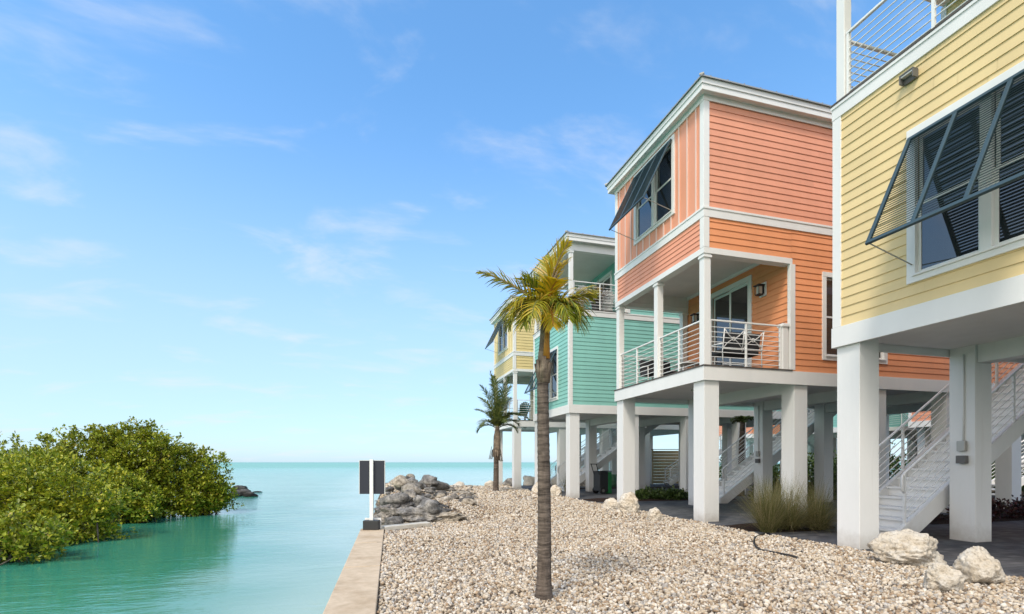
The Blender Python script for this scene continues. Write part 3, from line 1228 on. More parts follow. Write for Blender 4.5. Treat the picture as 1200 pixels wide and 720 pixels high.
def stilt_house(loc, kind, col_low, col_up, label, group='painted timber houses raised on white stilts', stair_x=1.6, rz=0.0, detail=True, conduit=None):
    L, W = L_H, W_H
    h = empty('stilt_house', loc, rz)
    tag(h, label, 'house', group)
    # stilts
    w = 0.41
    for k in range(5):
        for y in (0.012, W - 0.012 - w):
            x = 0.012 + 2.6 * k
            m = MB(); m.box(x, x + w, y, y + w, -0.1, 3.46)
            m.build('stilt', M['stilt'], h, bevel=0.008)
        if k:
            beam_box(h, 'floor_beam', M['stilt'], 0.06 + 2.6 * k, 0.37 + 2.6 * k, 0.425, W - 0.425, 3.14, 3.46)
    beam_box(h, 'floor_slab', M['soffit'], 0.02, L - 0.02, 0.02, W - 0.02, 3.45, 3.64)
    # platform fascia
    m = MB()
    m.box(-0.045, 0.0, -0.045, W + 0.045, 3.32, 3.65)
    m.box(L, L + 0.045, -0.045, W + 0.045, 3.32, 3.65)
    m.box(0, L, -0.045, 0.0, 3.32, 3.65)
    m.box(0, L, W, W + 0.045, 3.32, 3.65)
    m.build('platform_fascia', M['white'], h, bevel=0.004)
    # ceiling lights under the floor
    for (x, y) in ((1.3, W / 2), (4.0, W / 2), (6.6, W / 2)):
        r_ = part_root('ceiling_light', h)
        m = MB(); m.tube([(x, y, 3.45), (x, y, 3.42)], 0.10, 14); m.build('light_ring', M['galv'], r_, smooth=False)
        m = MB(); m.tube([(x, y, 3.42), (x, y, 3.39), (x, y, 3.365)], [0.085, 0.075, 0.03], 14); m.build('light_dome', M['lamp_glass'], r_, smooth=True)
    zb0, zb1 = 7.14, 7.37        # band between storeys
    ztop = 9.98
    cw = 0.12
    xs = 2.5
    cb = 0.034

    def vboard(x0, x1, y0, y1, z0, z1): beam_box(h, 'corner_board', M['white'], x0, x1, y0, y1, z0, z1)
    if kind == 'A':
        # deck edge
        m = MB(); m.box(-0.062, xs, -0.062, W + 0.062, 3.652, 3.682); m.build('balcony_floor', M['decking'], h)
        # lower storey behind the balcony
        hole = sliding_door(h, 'x-', xs, 1.30, 3.12, 3.69, 6.50)
        wall(h, col_low, 'x-', xs, 0, W, 3.683, 6.76, [hole], 1)
        hw = window(h, 'y-', 0, 3.45, 5.60, 3.98, 6.2)
        wall(h, col_low, 'y-', 0, xs, L, 3.655, zb0, [hw], 2)
        m = MB(); siding(m, 'y-', 0, 0.0, xs, 6.43, zb0, seed=3); m.box(0.0, xs, 0.002, 0.14, 6.43, zb0); m.build('wall', col_low, h)
        wall(h, col_low, 'y+', W, xs, L, 3.655, zb0, [], 4)
        m = MB(); siding(m, 'y+', W, 0.0, xs, 6.43, zb0, seed=5); m.box(0.0, xs, W - 0.14, W - 0.002, 6.43, zb0); m.build('wall', col_low, h)
        m = MB(); siding(m, 'x-', 0, 0.0, W, 6.43, zb0, expo=0.12, seed=6); m.box(0.002, 0.14, 0.0, W, 6.43, zb0); m.build('wall', col_up, h)
        # beams round the balcony opening
        m = MB()
        m.box(-0.03, 0.19, -0.03, W + 0.03, 6.29, 6.43)
        m.box(0.19, xs + 0.02, -0.03, 0.19, 6.29, 6.43)
        m.box(0.19, xs + 0.02, W - 0.19, W + 0.03, 6.29, 6.43)
        m.build('porch_beam', M['white'], h, bevel=0.004)
        m = MB()
        m.box(0.142, 0.20, 0.142, W - 0.142, 6.432, 7.0)
        m.box(0.20, xs, 0.142, 0.20, 6.432, 7.0)
        m.box(0.20, xs, W - 0.20, W - 0.142, 6.432, 7.0)
        m.box(0.142, xs, 0.142, W - 0.142, 6.75, 6.80)
        m.build('porch_ceiling', M['soffit'], h)
        beam_box(h, 'ceiling_trim', M['white'], xs - 0.07, xs - 0.022, 0.20, W - 0.20, 6.66, 6.748)
        # corner posts and railings
        for (x, y) in ((0.09, 0.09), (0.09, W / 2 - 0.1), (0.09, W - 0.09), (xs - 0.12, W - 0.09)):
            box_post(h, x, y, 3.682, 6.292)
        vboard(xs - 0.05, xs + 0.10, -0.038, 0.06, 3.683, 6.29)
        box_post(h, xs - 0.16, 0.075, 3.682, 4.83, 0.15, 'newel_post')
        z0 = 3.682
        railing(h, (0.06, 0.18), (0.06, W / 2 - 0.19), z0)
        railing(h, (0.06, W / 2 - 0.01), (0.06, W - 0.18), z0)
        railing(h, (0.18, 0.06), (xs - 0.24, 0.06), z0, mids=1)
        railing(h, (0.18, W - 0.06), (xs - 0.21, W - 0.06), z0, mids=1)
        if detail:
            wall_lantern(h, 'x-', xs, 0.88, 5.93)
            wall_lantern(h, 'x-', xs, 3.62, 5.93)
        # upper storey: board and batten front, lap siding sides
        hw = window(h, 'x-', 0, W / 2 - 1.02, W / 2 + 1.02, 7.76, 9.80)
        m = MB(); backing(m, 'x-', -0.006, 0.0, W, zb1, ztop, [hw]); m.build('wall', col_up, h)
        y = 0.28
        while y < W - 0.1:
            m = MB()
            if W / 2 - 1.05 < y < W / 2 + 1.05:
                m.box(-0.03, -0.005, y - 0.022, y + 0.022, zb1, 7.755)
            else:
                m.box(-0.03, -0.005, y - 0.022, y + 0.022, zb1, 9.85)
            m.build('batten', M['batten_' + ('c' if col_up is M['coral'] else 'y')], h)
            y += 0.345
        wall(h, col_up, 'y-', 0, 0, L, zb1, ztop, [], 7)
        wall(h, col_up, 'y+', W, 0, L, zb1, ztop, [], 8)
        wall(h, col_up, 'x+', L, 0, W, 3.655, ztop, [], 9)
        shutter(h, 'x-', 0, W / 2 - 0.95, W / 2 + 0.95, 9.70)
        zpair = ((6.43, zb0), (zb1, ztop))
    else:
        hw = window(h, 'x-', 0, W / 2 - 0.98, W / 2 + 0.98, 3.98, 6.20)
        wall(h, col_low, 'x-', 0, 0, W, 3.655, zb0, [hw], 1)
        wall(h, col_low, 'y-', 0, 0, L, 3.655, zb0, [], 2)
        wall(h, col_low, 'y+', W, 0, L, 3.655, zb0, [], 3)
        wall(h, col_low, 'x+', L, 0, W, 3.655, ztop, [], 4)
        shutter(h, 'x-', 0, W / 2 - 0.93, W / 2 + 0.93, 6.06)
        # upper storey set back behind a roofed deck
        m = MB(); m.box(-0.062, xs, -0.062, W + 0.062, 7.372, 7.402); m.build('balcony_floor', M['decking'], h)
        hole = sliding_door(h, 'x-', xs, 1.30, 3.12, 7.41, 9.60)
        wall(h, col_up, 'x-', xs, 0, W, 7.403, ztop, [hole], 5)
        wall(h, col_up, 'y-', 0, xs, L, zb1, ztop, [], 6)
        wall(h, col_up, 'y+', W, xs, L, zb1, ztop, [], 7)
        m = MB()
        m.box(-0.0, 0.18, -0.0, W, 9.66, 9.975)
        m.box(0.18, xs, 0.0, 0.18, 9.66, 9.975)
        m.box(0.18, xs, W - 0.18, W, 9.66, 9.975)
        m.build('porch_beam', M['white'], h, bevel=0.004)
        m = MB(); m.box(0.182, xs, 0.182, W - 0.182, 9.86, 9.90); m.build('porch_ceiling', M['soffit'], h)
        for (x, y) in ((0.08, 0.08), (0.08, W - 0.08)):
            box_post(h, x, y, 7.402, 9.662, 0.15)
        for y0_, y1_ in ((-cb, 0.06), (W - 0.06, W + cb)):
            vboard(xs - cb, xs + 0.11, y0_, y1_, 7.403, 9.66)
        z0 = 7.402
        railing(h, (0.05, 0.16), (0.05, W - 0.16), z0, mids=2)
        railing(h, (0.16, 0.05), (xs - 0.04, 0.05), z0, mids=1)
        railing(h, (0.16, W - 0.05), (xs - 0.04, W - 0.05), z0, mids=1)
        # box light high on the water wall
        r_ = part_root('wall_light', h)
        m = MB()
        yc = 3.10
        m.box(-0.13, -0.022, yc - 0.10, yc + 0.10, 7.00, 7.02)
        m.box(-0.13, -0.022, yc - 0.10, yc - 0.085, 6.89, 7.00)
        m.box(-0.13, -0.022, yc + 0.085, yc + 0.10, 6.89, 7.00)
        m.box(-0.05, -0.022, yc - 0.085, yc + 0.085, 6.89, 7.00)
        m.build('light_housing', M['grey_box'], r_, bevel=0.004)
        m = MB(); m.box(-0.12, -0.052, yc - 0.08, yc + 0.08, 6.975, 6.998); m.build('light_lens', M['lamp_glass'], r_)
        zpair = ((3.655, zb0),)
        # belt above the lap siding
    # band board and corner boards
    m = MB()
    t = 0.04
    m.box(-t, 0.0, -t, W + t, zb0, zb1)
    m.box(L, L + t, -t, W + t, zb0, zb1)
    m.box(0, L, -t, 0.0, zb0, zb1)
    m.box(0, L, W, W + t, zb0, zb1)
    m.box(-0.055, -t, -0.055, W + 0.055, zb1 - 0.05, zb1)
    m.box(-t, L, -0.055, -t, zb1 - 0.05, zb1)
    m.build('band_board', M['white'], h, bevel=0.003)
    beam_box(h, 'upper_floor', M['soffit'], 0.15, L - 0.15, 0.15, W - 0.15, 7.02, 7.36)
    for (z0, z1) in zpair:
        vboard(-cb, cw, -cb, 0.0, z0, z1)
        vboard(-cb, 0.0, 0.0, cw, z0, z1)
        vboard(-cb, cw, W, W + cb, z0, z1)
        vboard(-cb, 0.0, W - cw, W, z0, z1)
    for (z0, z1) in ((3.655, zb0), (zb1, ztop)):
        vboard(L - cw, L + cb, -cb, 0.0, z0, z1)
        vboard(L, L + cb, 0.0, cw, z0, z1)
    # frieze
    m = MB()
    if kind == 'A':
        m.box(-0.045, -0.008, -0.045, W + 0.045, 9.85, ztop)
        m.box(-0.008, L, -0.045, -0.008, 9.85, ztop)
        m.build('frieze_board', M['white'], h, bevel=0.003)
    else:
        m.box(xs + 0.11, L, -0.045, -0.008, 9.80, ztop)
        m.build('frieze_board', M['white'], h, bevel=0.003)
    roof(h, 9.955)
    staircase(h, stair_x, W + 0.12, W + 1.20, 3.655)
    if conduit:
        k, row, zt = conduit
        x = 0.012 + 2.6 * k
        y = (W - 0.012 - w) if row else 0.012
        r_ = part_root('conduit_run', h)
        m = MB(); m.tube([(x - 0.02, y + 0.17, 3.32), (x - 0.02, y + 0.17, 1.78)], 0.014, 8); m.build('conduit', M['stilt'], r_, smooth=True)
        m = MB(); m.box(x - 0.07, x, y + 0.12, y + 0.25, 1.60, 1.78); m.build('outlet_box', M['galv'], r_, bevel=0.006)
        m = MB(); m.box(x - 0.09, x, y + 0.10, y + 0.25, 1.38, 1.52); m.build('switch_box', M['grey_box'], r_, bevel=0.006)
    return h


M['batten_c'] = painted('pale_coral_paint', (0.78, 0.56, 0.47), 0.5, 0.04)
M['batten_y'] = painted('cream_paint', (0.78, 0.69, 0.48), 0.5, 0.04)

stilt_house((HX, HY[0], 0), 'B', M['yellow'], M['yellow'], 'yellow house nearest the camera with a louvred shutter over its water window', stair_x=1.6, conduit=(1, 1, 1))
stilt_house((HX, HY[1], 0), 'A', M['orange'], M['coral'], 'coral and orange house with a recessed middle balcony, behind the yellow one', stair_x=4.0, conduit=(2, 1, 1))
stilt_house((HX, HY[2], 0), 'B', M['teal'], M['teal'], 'teal house behind the tall palm with an open porch under its roof', stair_x=1.6, conduit=(1, 0, 1))
stilt_house((HX, HY[3], 0), 'A', M['pale_yellow'], M['pale_yellow'], 'pale yellow house farthest along the row, half hidden by the palm crown', stair_x=4.0)
stilt_house((40.5, 21.2, 0), 'A', M['orange'], M['coral'], 'distant orange house across the street, glimpsed under the yellow house', rz=math.pi, detail=False)
stilt_house((40.5, 29.4, 0), 'B', M['teal'], M['teal'], 'distant teal house across the street, glimpsed under the coral house', rz=math.pi, detail=False)
stilt_house((40.5, 13.0, 0), 'A', M['pale_yellow'], M['pale_yellow'], 'distant cream house across the street, mostly hidden by the nearest stairs', rz=math.pi, detail=False)

stilt_house((40.5, 37.6, 0), 'A', M['orange'], M['coral'], 'farthest coral house across the street, a sliver between the stilts', rz=math.pi, detail=False)

# ------------------------------------------------------------------ boulders and rocks
def rock(name, loc, size, seed, mat, rough=0.28, sub=4, rz=0.0, flat_bottom=True, strata=0.0, jag=0.10):
    bmv = []
    import bmesh
    bm = bmesh.new()
    bmesh.ops.create_icosphere(bm, subdivisions=sub, radius=1.0)
    rr = random.Random(seed)
    off = Vector((rr.uniform(-50, 50), rr.uniform(-50, 50), rr.uniform(-50, 50)))
    planes = []
    for _ in range(9):
        d = Vector((rr.gauss(0, 1), rr.gauss(0, 1), rr.gauss(0, 0.8))).normalized()
        planes.append((d, rr.uniform(0.62, 0.92)))
    for v in bm.verts:
        p = v.co.copy()
        for d, k in planes:
            q = p.dot(d)
            if q > k:
                p -= d * (q - k) * 0.85
        n = noise.noise(p * 1.1 + off) * rough + noise.noise(p * 2.7 + off) * rough * 0.42 + noise.noise(p * 7 + off) * rough * 0.16 + noise.noise(p * 15 + off) * rough * 0.08
        q = p * 3.1 + off
        n += jag * (0.5 - abs(noise.noise(Vector((q.x, q.y, q.z * 2.2)))) * 1.6) * 0.55
        n += jag * (0.4 - abs(noise.noise(q * 2.6))) * 0.30
        p = p * (1 + n)
        if strata:
            p.x += strata * math.sin(p.z * 9 + noise.noise(p * 1.5 + off) * 3) * 0.12
            p.y += strata * math.sin(p.z * 9 + noise.noise(p * 1.5 + off) * 3) * 0.12
        if flat_bottom and p.z < -0.55:
            p.z = -0.55 + (p.z + 0.55) * 0.3
        v.co = Vector((p.x * size[0], p.y * size[1], (p.z + 0.5) * size[2]))
    me = bpy.data.meshes.new(name)
    bm.to_mesh(me)
    bm.free()
    me.polygons.foreach_set("use_smooth", [True] * len(me.polygons))
    me.materials.append(mat)
    o = bpy.data.objects.new(name, me)
    o.location = loc
    o.rotation_euler = (0, 0, rz)
    COL.objects.link(o)
    return o


GB = 'pale limestone boulders on the gravel'
for (px, py, sx, sy, sz, seed, rz, lab) in (
    (1062, 662, 0.40, 0.29, 0.265, 3, -0.45, 'largest tan limestone boulder, at the foot of the corner stilt of the yellow house'),
    (1146, 684, 0.20, 0.18, 0.26, 12, 0.3, 'blocky white limestone boulder on the paving edge, far right of the gravel'),
    (1103, 694, 0.17, 0.14, 0.19, 22, 0.1, 'low rounded pale boulder in front of the two bigger ones'),
    (737, 603, 0.36, 0.32, 0.37, 5, 0.5, 'tall knobbly tan boulder against the front stilt of the coral house'),
    (717, 599, 0.25, 0.22, 0.20, 31, 0.0, 'small brown boulder tucked left of the knobbly tan one'),
    (767, 611, 0.21, 0.20, 0.21, 8, 0.9, 'small white boulder right of the knobbly tan one'),
    (650, 582, 0.30, 0.28, 0.30, 15, 0.2, 'tan boulder just right of the tall palm trunk'),
    (632, 579, 0.30, 0.28, 0.38, 18, 1.0, 'upright boulder half hidden by the tall palm trunk'),
):
    x, y = gpt(px, py)
    o = rock('boulder', (x, y, ground_z(x, y) + (0.02 if py > 640 else -0.02)), (sx, sy, sz), seed, M['limestone'], 0.34, 5, rz - YAW, jag=0.26)
    tag(o, lab, 'boulder', GB)

# caprock mound along the shore past the seawall
GR = 'dark weathered rocks of the shore mound'
mound = [  # px, py of base, z base, size
    (457, 611, -0.45, 0.42, 0.42, 0.66, 'bottom left dark rock of the shore mound, over the water'),
    (485, 612, -0.10, 0.62, 0.30, 0.36, 'widest grey slab at the front of the shore mound'),
    (463, 602, -0.35, 0.48, 0.50, 0.60, 'steep black edged rock on the water side of the mound'),
    (497, 604, -0.02, 0.60, 0.40, 0.34, 'ridged grey rock in the middle of the mound'),
    (521, 612, -0.08, 0.46, 0.26, 0.26, 'low rough rock at the right end of the mound'),
    (478, 594, -0.05, 0.75, 0.60, 0.36, 'layered grey rock high on the mound'),
    (468, 584, -0.20, 0.75, 0.70, 0.42, 'dark rock on the upper water side of the mound'),
    (503, 590, 0.06, 0.70, 0.50, 0.28, 'tan topped rock behind the ridged grey one'),
    (478, 576, 0.06, 0.62, 0.55, 0.36, 'peak rock at the top of the mound'),
    (463, 573, 0.00, 0.62, 0.55, 0.28, 'dark rounded rock left of the peak rock'),
    (533, 600, 0.02, 0.48, 0.32, 0.20, 'half buried rough rock right of the mound'),
    (515, 582, 0.12, 0.60, 0.40, 0.20, 'small half sunk rock among gravel behind the mound'),
    (540, 585, 0.06, 0.50, 0.35, 0.18, 'flat rock in the gravel right of the mound top'),
    (495, 575, 0.12, 0.6, 0.4, 0.2, 'pale brown rock right of the peak rock'),
    (449, 611, -0.80, 0.34, 0.40, 0.52, 'wet black rock in the water at the foot of the mound'),
    (470, 607, -0.12, 0.42, 0.36, 0.52, 'slanting grey rock between the slab and the steep rock'),
    (508, 610, -0.08, 0.40, 0.28, 0.32, 'blocky grey rock between the front slab and the low rock'),
    (488, 599, 0.02, 0.50, 0.36, 0.42, 'tilted grey ledge above the widest slab'),
]
for i, (px, py, zb, sx, sy, sz, lab) in enumerate(mound):
    x, y = gpt(px, py)
    o = rock('shore_rock', (x, y, zb + 0.08), (sx, sy, sz * 0.66), 100 + i * 7, M['rubble'] if px > 511 or lab.startswith(('tan', 'pale')) else M['shore'], 0.34, 5, -YAW + random.uniform(-0.5, 0.5), strata=1.0, jag=0.30)
    tag(o, lab, 'rock', GR)
for i in range(95):
    px = random.uniform(455, 556)
    py = random.uniform(566, 615)
    if py > 606 and px > 546: continue
    x, y = gpt(px, py)
    big = px < 520 and random.random() < 0.45
    s = random.uniform(0.16, 0.30) if big else random.uniform(0.06, 0.17)
    dark = random.random() < (0.55 if px < 505 else 0.25)
    o = rock('shore_rock', (x, y, ground_z(x, y) + (random.uniform(0.12, 0.30) if big else random.uniform(0.0, 0.18) if px < 515 else 0.01)), (s * 1.35, s, s * 0.75), 300 + i, M['shore'] if dark else M['rubble'], 0.34, 3, random.uniform(0, 6), jag=0.25)
    tag(o, 'loose fist to football sized stone scattered over the shore mound', 'stone', 'loose stones on the shore mound')
for i, px in enumerate((505, 522, 538, 552, 563, 575, 598, 612, 622, 640, 655, 668, 684, 697)):
    x, y = gpt(px, 568.5 + random.uniform(-1, 1.5), 0.0)
    s = random.uniform(0.28, 0.55)
    o = rock('edge_stone', (x, y, ground_z(x, y) - 0.02), (s * 1.2, s, s * 0.75), 500 + i, M['limestone'] if i % 3 else M['shore'], 0.3, 3, random.uniform(0, 6))
    tag(o, 'pale stone in the row along the far gravel edge by the sea', 'stone', 'stones edging the far shore')
GW = 'dark rocks standing in the water off the mangroves'
for i, (px, py, sx, sy, sz, lab) in enumerate((
    (284, 581, 0.60, 0.45, 0.36, 'broad dark rock in the water, highest of its cluster'),
    (294, 582, 0.42, 0.35, 0.26, 'dark rock in the water at the right of its cluster'),
    (273, 582, 0.50, 0.40, 0.26, 'dark rock in the water touching the mangrove tip'),
    (281, 577, 0.60, 0.45, 0.42, 'rear dark rock of the water cluster'),
    (302, 577, 0.30, 0.22, 0.14, 'smallest dark rock just showing right of the cluster'))):
    x, y = gpt(px, py, WATER_Z)
    o = rock('water_rock', (x, y, WATER_Z - 0.12), (sx, sy, sz), 700 + i, M['shore'], 0.3, 4, -YAW)
    tag(o, lab, 'rock', GW)

# ------------------------------------------------------------------ gravel
def build_gravel():
    phi = (1 + 5 ** 0.5) / 2
    ico = np.array([(-1, phi, 0), (1, phi, 0), (-1, -phi, 0), (1, -phi, 0), (0, -1, phi), (0, 1, phi), (0, -1, -phi), (0, 1, -phi),
                    (phi, 0, -1), (phi, 0, 1), (-phi, 0, -1), (-phi, 0, 1)], dtype=float)
    ico /= np.linalg.norm(ico[0])
    fac = np.array([(0, 11, 5), (0, 5, 1), (0, 1, 7), (0, 7, 10), (0, 10, 11), (1, 5, 9), (5, 11, 4), (11, 10, 2), (10, 7, 6), (7, 1, 8),
                    (3, 9, 4), (3, 4, 2), (3, 2, 6), (3, 6, 8), (3, 8, 9), (4, 9, 5), (2, 4, 11), (6, 2, 10), (8, 6, 7), (9, 8, 1)])
    pts = []
    # zones: distance from camera, density, size
    rg = np.random.default_rng(11)
    for (d0, d1, dens, s0, s1) in ((3.9, 7.5, 1500, 0.013, 0.028), (7.5, 12, 1100, 0.015, 0.029), (12, 18, 600, 0.019, 0.034), (18, 32, 220, 0.032, 0.056)):
        n = int(dens * 8.5 * (d1 - d0 + 4))
        # sample in camera frame then reject
        X = rg.uniform(-0.2, 8.0, n)
        lo, hi = -1.0, 31.0
        ylo = max(lo, (d0 - 2.3) / CT - 0.5)
        yhi = (d1) / CT + 0.3
        n = int(dens * 8.2 * (yhi - ylo))
        X = rg.uniform(-0.2, 8.0, n)
        Y = rg.uniform(ylo, yhi, n)
        D = CT * Y + ST * X
        Rr = CT * X - ST * Y
        ok = (D > d0) & (D <= d1) & (np.abs(Rr) < D * 1.03 + 1.5)
        X, Y = X[ok], Y[ok]
        for x, y in zip(X, Y):
            if x > gravel_edge(y) + 0.03 or x < shore_x(y) + 0.02: continue
            if y > 29.6: continue
            z = ground_z(x, y)
            if z < -0.25: continue
            pts.append((x, y, z, rg.uniform(s0, s1)))
    P = np.array(pts)
    n = len(P)
    sc = P[:, 3:4] * 0.92 * np.exp(rg.normal(size=(n, 1)) * 0.15) * rg.uniform(0.65, 1.25, (n, 3)) * np.array([[1.08, 1.0, 0.85]])
    vs = ico[None] * sc[:, None, :] * rg.uniform(0.72, 1.25, (n, 12, 1))
    # random rotation
    q = rg.normal(size=(n, 4))
    q /= np.linalg.norm(q, axis=1, keepdims=True)
    w, x, y, z = q.T
    Rm = np.stack([np.stack([1 - 2 * (y * y + z * z), 2 * (x * y - z * w), 2 * (x * z + y * w)], -1),
                   np.stack([2 * (x * y + z * w), 1 - 2 * (x * x + z * z), 2 * (y * z - x * w)], -1),
                   np.stack([2 * (x * z - y * w), 2 * (y * z + x * w), 1 - 2 * (x * x + y * y)], -1)], 1)
    vs = np.einsum('nij,nkj->nki', Rm, vs)
    vs += P[:, None, :3]
    vs[:, :, 2] += (P[:, 3] * rg.uniform(-0.3, 0.95, n))[:, None]
    faces = (fac[None] + (np.arange(n) * 12)[:, None, None]).reshape(-1, 3)
    o = np_mesh('gravel', vs.reshape(-1, 3), faces, M['pebble'])
    tag(o, 'cream and tan crushed stone gravel spread over the whole yard', 'gravel', kind='stuff')
    print('pebbles', n)


build_gravel()

# ------------------------------------------------------------------ mangroves
def leaf_cloud(tips, dirs, rg, per=9, size=0.085, spread=0.95):
    """rosettes of folded oval leaves at branch tips -> verts, faces (quads)"""
    n = len(tips)
    tot = n * per
    base = np.repeat(tips, per, 0)
    d = np.repeat(dirs, per, 0)
    ld = d * rg.uniform(0.1, 0.9, (tot, 1)) + rg.normal(size=(tot, 3)) * spread * 0.6
    ld /= np.linalg.norm(ld, axis=1, keepdims=True) + 1e-9
    base = base + ld * rg.uniform(0.0, 0.07, (tot, 1)) + rg.normal(size=(tot, 3)) * 0.035
    up = np.tile([0, 0, 1.0], (tot, 1)) + rg.normal(size=(tot, 3)) * 0.5
    s = np.cross(ld, up)
    s /= np.linalg.norm(s, axis=1, keepdims=True) + 1e-9
    nn = np.cross(s, ld)
    ln = size * rg.uniform(0.7, 1.35, (tot, 1))
    wd = ln * rg.uniform(0.24, 0.33, (tot, 1))
    fold = wd * 0.35
    p0 = base
    p1 = base + ld * ln * 0.55 + s * wd + nn * fold
    p2 = base + ld * ln
    p3 = base + ld * ln * 0.55 - s * wd + nn * fold
    V = np.stack([p0, p1, p2, p3], 1).reshape(-1, 3)
    i = np.arange(tot) * 4
    F = np.concatenate([np.stack([i, i + 1, i + 2], 1), np.stack([i, i + 2, i + 3], 1)], 0)
    return V, F


def mangrove(loc, lobes, ntips, seed, mat, label, size=0.085, stems=26):
    """lobes: (dx, dy, z, rx, ry, rz) relative to loc in camera-aligned right/forward axes"""
    rg = np.random.default_rng(seed)
    root = empty('mangrove_bush', loc, -YAW)
    tag(root, label, 'mangrove', 'mangroves along the canal')
    vol = np.array([l[3] * l[4] + l[4] * l[5] + l[3] * l[5] for l in lobes])
    ntips = int(ntips * 1.3)
    nb = ntips // 6                       # boughs, each ending in a spray of rosettes
    pick = rg.choice(len(lobes), nb, p=vol / vol.sum())
    Lb = np.array(lobes, float)[pick]
    u = rg.normal(size=(nb, 3))
    u /= np.linalg.norm(u, axis=1, keepdims=True)
    rad = rg.uniform(0.30, 1.0, nb) ** 0.45
    nz = np.array([noise.noise((a[0] * 2.1 + seed, a[1] * 2.1, a[2] * 2.1 + p)) for a, p in zip(u, pick)])
    rad = rad * (1 + 0.42 * nz)
    bough = Lb[:, :3] + u * Lb[:, 3:6] * rad[:, None]
    # skirt of low boughs hanging down to the water
    ns = nb // 6
    pk = rg.choice(len(lobes), ns)
    ls = np.array(lobes, float)[pk]
    an = rg.uniform(0, 2 * math.pi, ns)
    rr_ = rg.uniform(0.55, 0.95, ns)
    sk = np.stack([ls[:, 0] + ls[:, 3] * rr_ * np.cos(an), ls[:, 1] + ls[:, 4] * rr_ * np.sin(an), rg.uniform(0.10, 0.60, ns)], 1)
    su = np.stack([np.cos(an), np.sin(an), np.full(ns, 0.1)], 1)
    bough = np.concatenate([bough, sk])
    u = np.concatenate([u, su])
    sp_ = size * 1.35
    tips = np.repeat(bough, 6, 0) + rg.normal(size=(len(bough) * 6, 3)) * np.array([sp_, sp_, sp_ * 0.7])
    u = np.repeat(u, 6, 0)
    zmin = WATER_Z - loc[2] + 0.05
    hol = np.array([noise.noise((b[0] * 0.95 + seed * 3.1, b[1] * 0.95, b[2] * 1.25)) for b in bough])
    hol = np.repeat(hol > -0.23, 6)
    ok = hol & (tips[:, 2] > zmin + rg.uniform(0, 0.08, len(tips)))
    tips, u = tips[ok], u[ok]
    # twiggy sprigs poking out of the crown
    k = max(10, len(tips) // 36)
    idx = rg.choice(len(tips), k, replace=False)
    ext = []
    exd = []
    twigs = MB()
    for j in idx:
        if u[j, 2] < -0.1: continue
        dd = u[j] * 0.8 + np.array([0, 0, 0.6])
        dd /= np.linalg.norm(dd)
        ln = rg.uniform(0.12, 0.42)
        for q in np.linspace(0.35, 1.0, 5):
            ext.append(tips[j] + dd * ln * q + rg.normal(size=3) * 0.03)
            exd.append(dd)
        twigs.tube([Vector(tips[j] - dd * 0.2), Vector(tips[j] + dd * ln)], [0.012, 0.004], 4, False)
    if ext:
        tips = np.concatenate([tips, np.array(ext)])
        u = np.concatenate([u, np.array(exd)])
    dirs = u * 0.7 + np.array([0, 0, 0.55])
    dirs /= np.linalg.norm(dirs, axis=1, keepdims=True)
    V, F = leaf_cloud(tips, dirs, rg, 8, size * 1.22, 0.85)
    np_mesh('foliage', V, F, mat, root)
    # limbs from the water up into the crown, and arching prop roots
    lw = twigs
    zb = WATER_Z - loc[2] - 0.4
    for _ in range(stems):
        l = lobes[rg.integers(len(lobes))]
        bx, by = l[0] * 0.75 + rg.normal() * 0.35, l[1] * 0.75 + rg.normal() * 0.35
        t = tips[rg.integers(len(tips))]
        mid = Vector((bx * 0.5 + t[0] * 0.5 + rg.normal() * 0.12, by * 0.5 + t[1] * 0.5 + rg.normal() * 0.12, zb + (t[2] - zb) * 0.45))
        lw.tube([Vector((bx, by, zb)), mid, Vector(t) * 0.97], [0.045, 0.03, 0.008], 5, False)
    for _ in range(stems // 3):
        l = lobes[rg.integers(len(lobes))]
        a = rg.uniform(0, 6.28)
        bx, by = l[0] + l[3] * 0.55 * math.cos(a), l[1] + l[4] * 0.55 * math.sin(a)
        ex, ey = l[0] + l[3] * 0.88 * math.cos(a), l[1] + l[4] * 0.88 * math.sin(a)
        z1 = WATER_Z - loc[2]
        lw.tube([Vector((bx, by, z1 + 0.65)), Vector(((bx + ex) / 2, (by + ey) / 2, z1 + 0.5)), Vector((ex, ey, z1 - 0.3))], [0.022, 0.02, 0.016], 5, False)
    lw.build('stems', M['stem'], root, smooth=True)


def mloc(px, depth, z=WATER_Z):
    r = (px - 600) / 596.0 * depth
    v = fr(r, depth, z)
    return (v.x, v.y, v.z)


# lobes are in metres above the water
mangrove(mloc(6, 10.7), [(-0.6, 0.3, 0.45, 1.3, 0.8, 0.55), (0.35, 0.2, 0.28, 0.9, 0.55, 0.40)], 800, 1, M['mangrove'], 'low olive mangrove at the water, bottom left of the canal bank', 0.082, 14)
mangrove(mloc(62, 13.6), [(-1.3, 0.6, 1.25, 1.5, 1.2, 1.0), (0.2, 0.3, 1.05, 1.35, 1.0, 0.95), (0.9, 0.1, 0.6, 0.9, 0.7, 0.6), (-0.6, -0.2, 0.45, 1.5, 0.9, 0.55), (0.5, -0.3, 0.35, 1.3, 0.8, 0.45)], 3000, 2, M['mangrove_bright'], 'bright yellow green mangrove, the fullest in front of the others', 0.085, 24)
mangrove(mloc(-15, 17.5), [(-0.6, 0.4, 1.6, 1.8, 1.4, 1.15), (1.2, 0.4, 1.6, 1.3, 1.2, 1.05)], 1500, 3, M['mangrove'], 'dull green mangrove at the left edge behind the bright one', 0.095, 18)
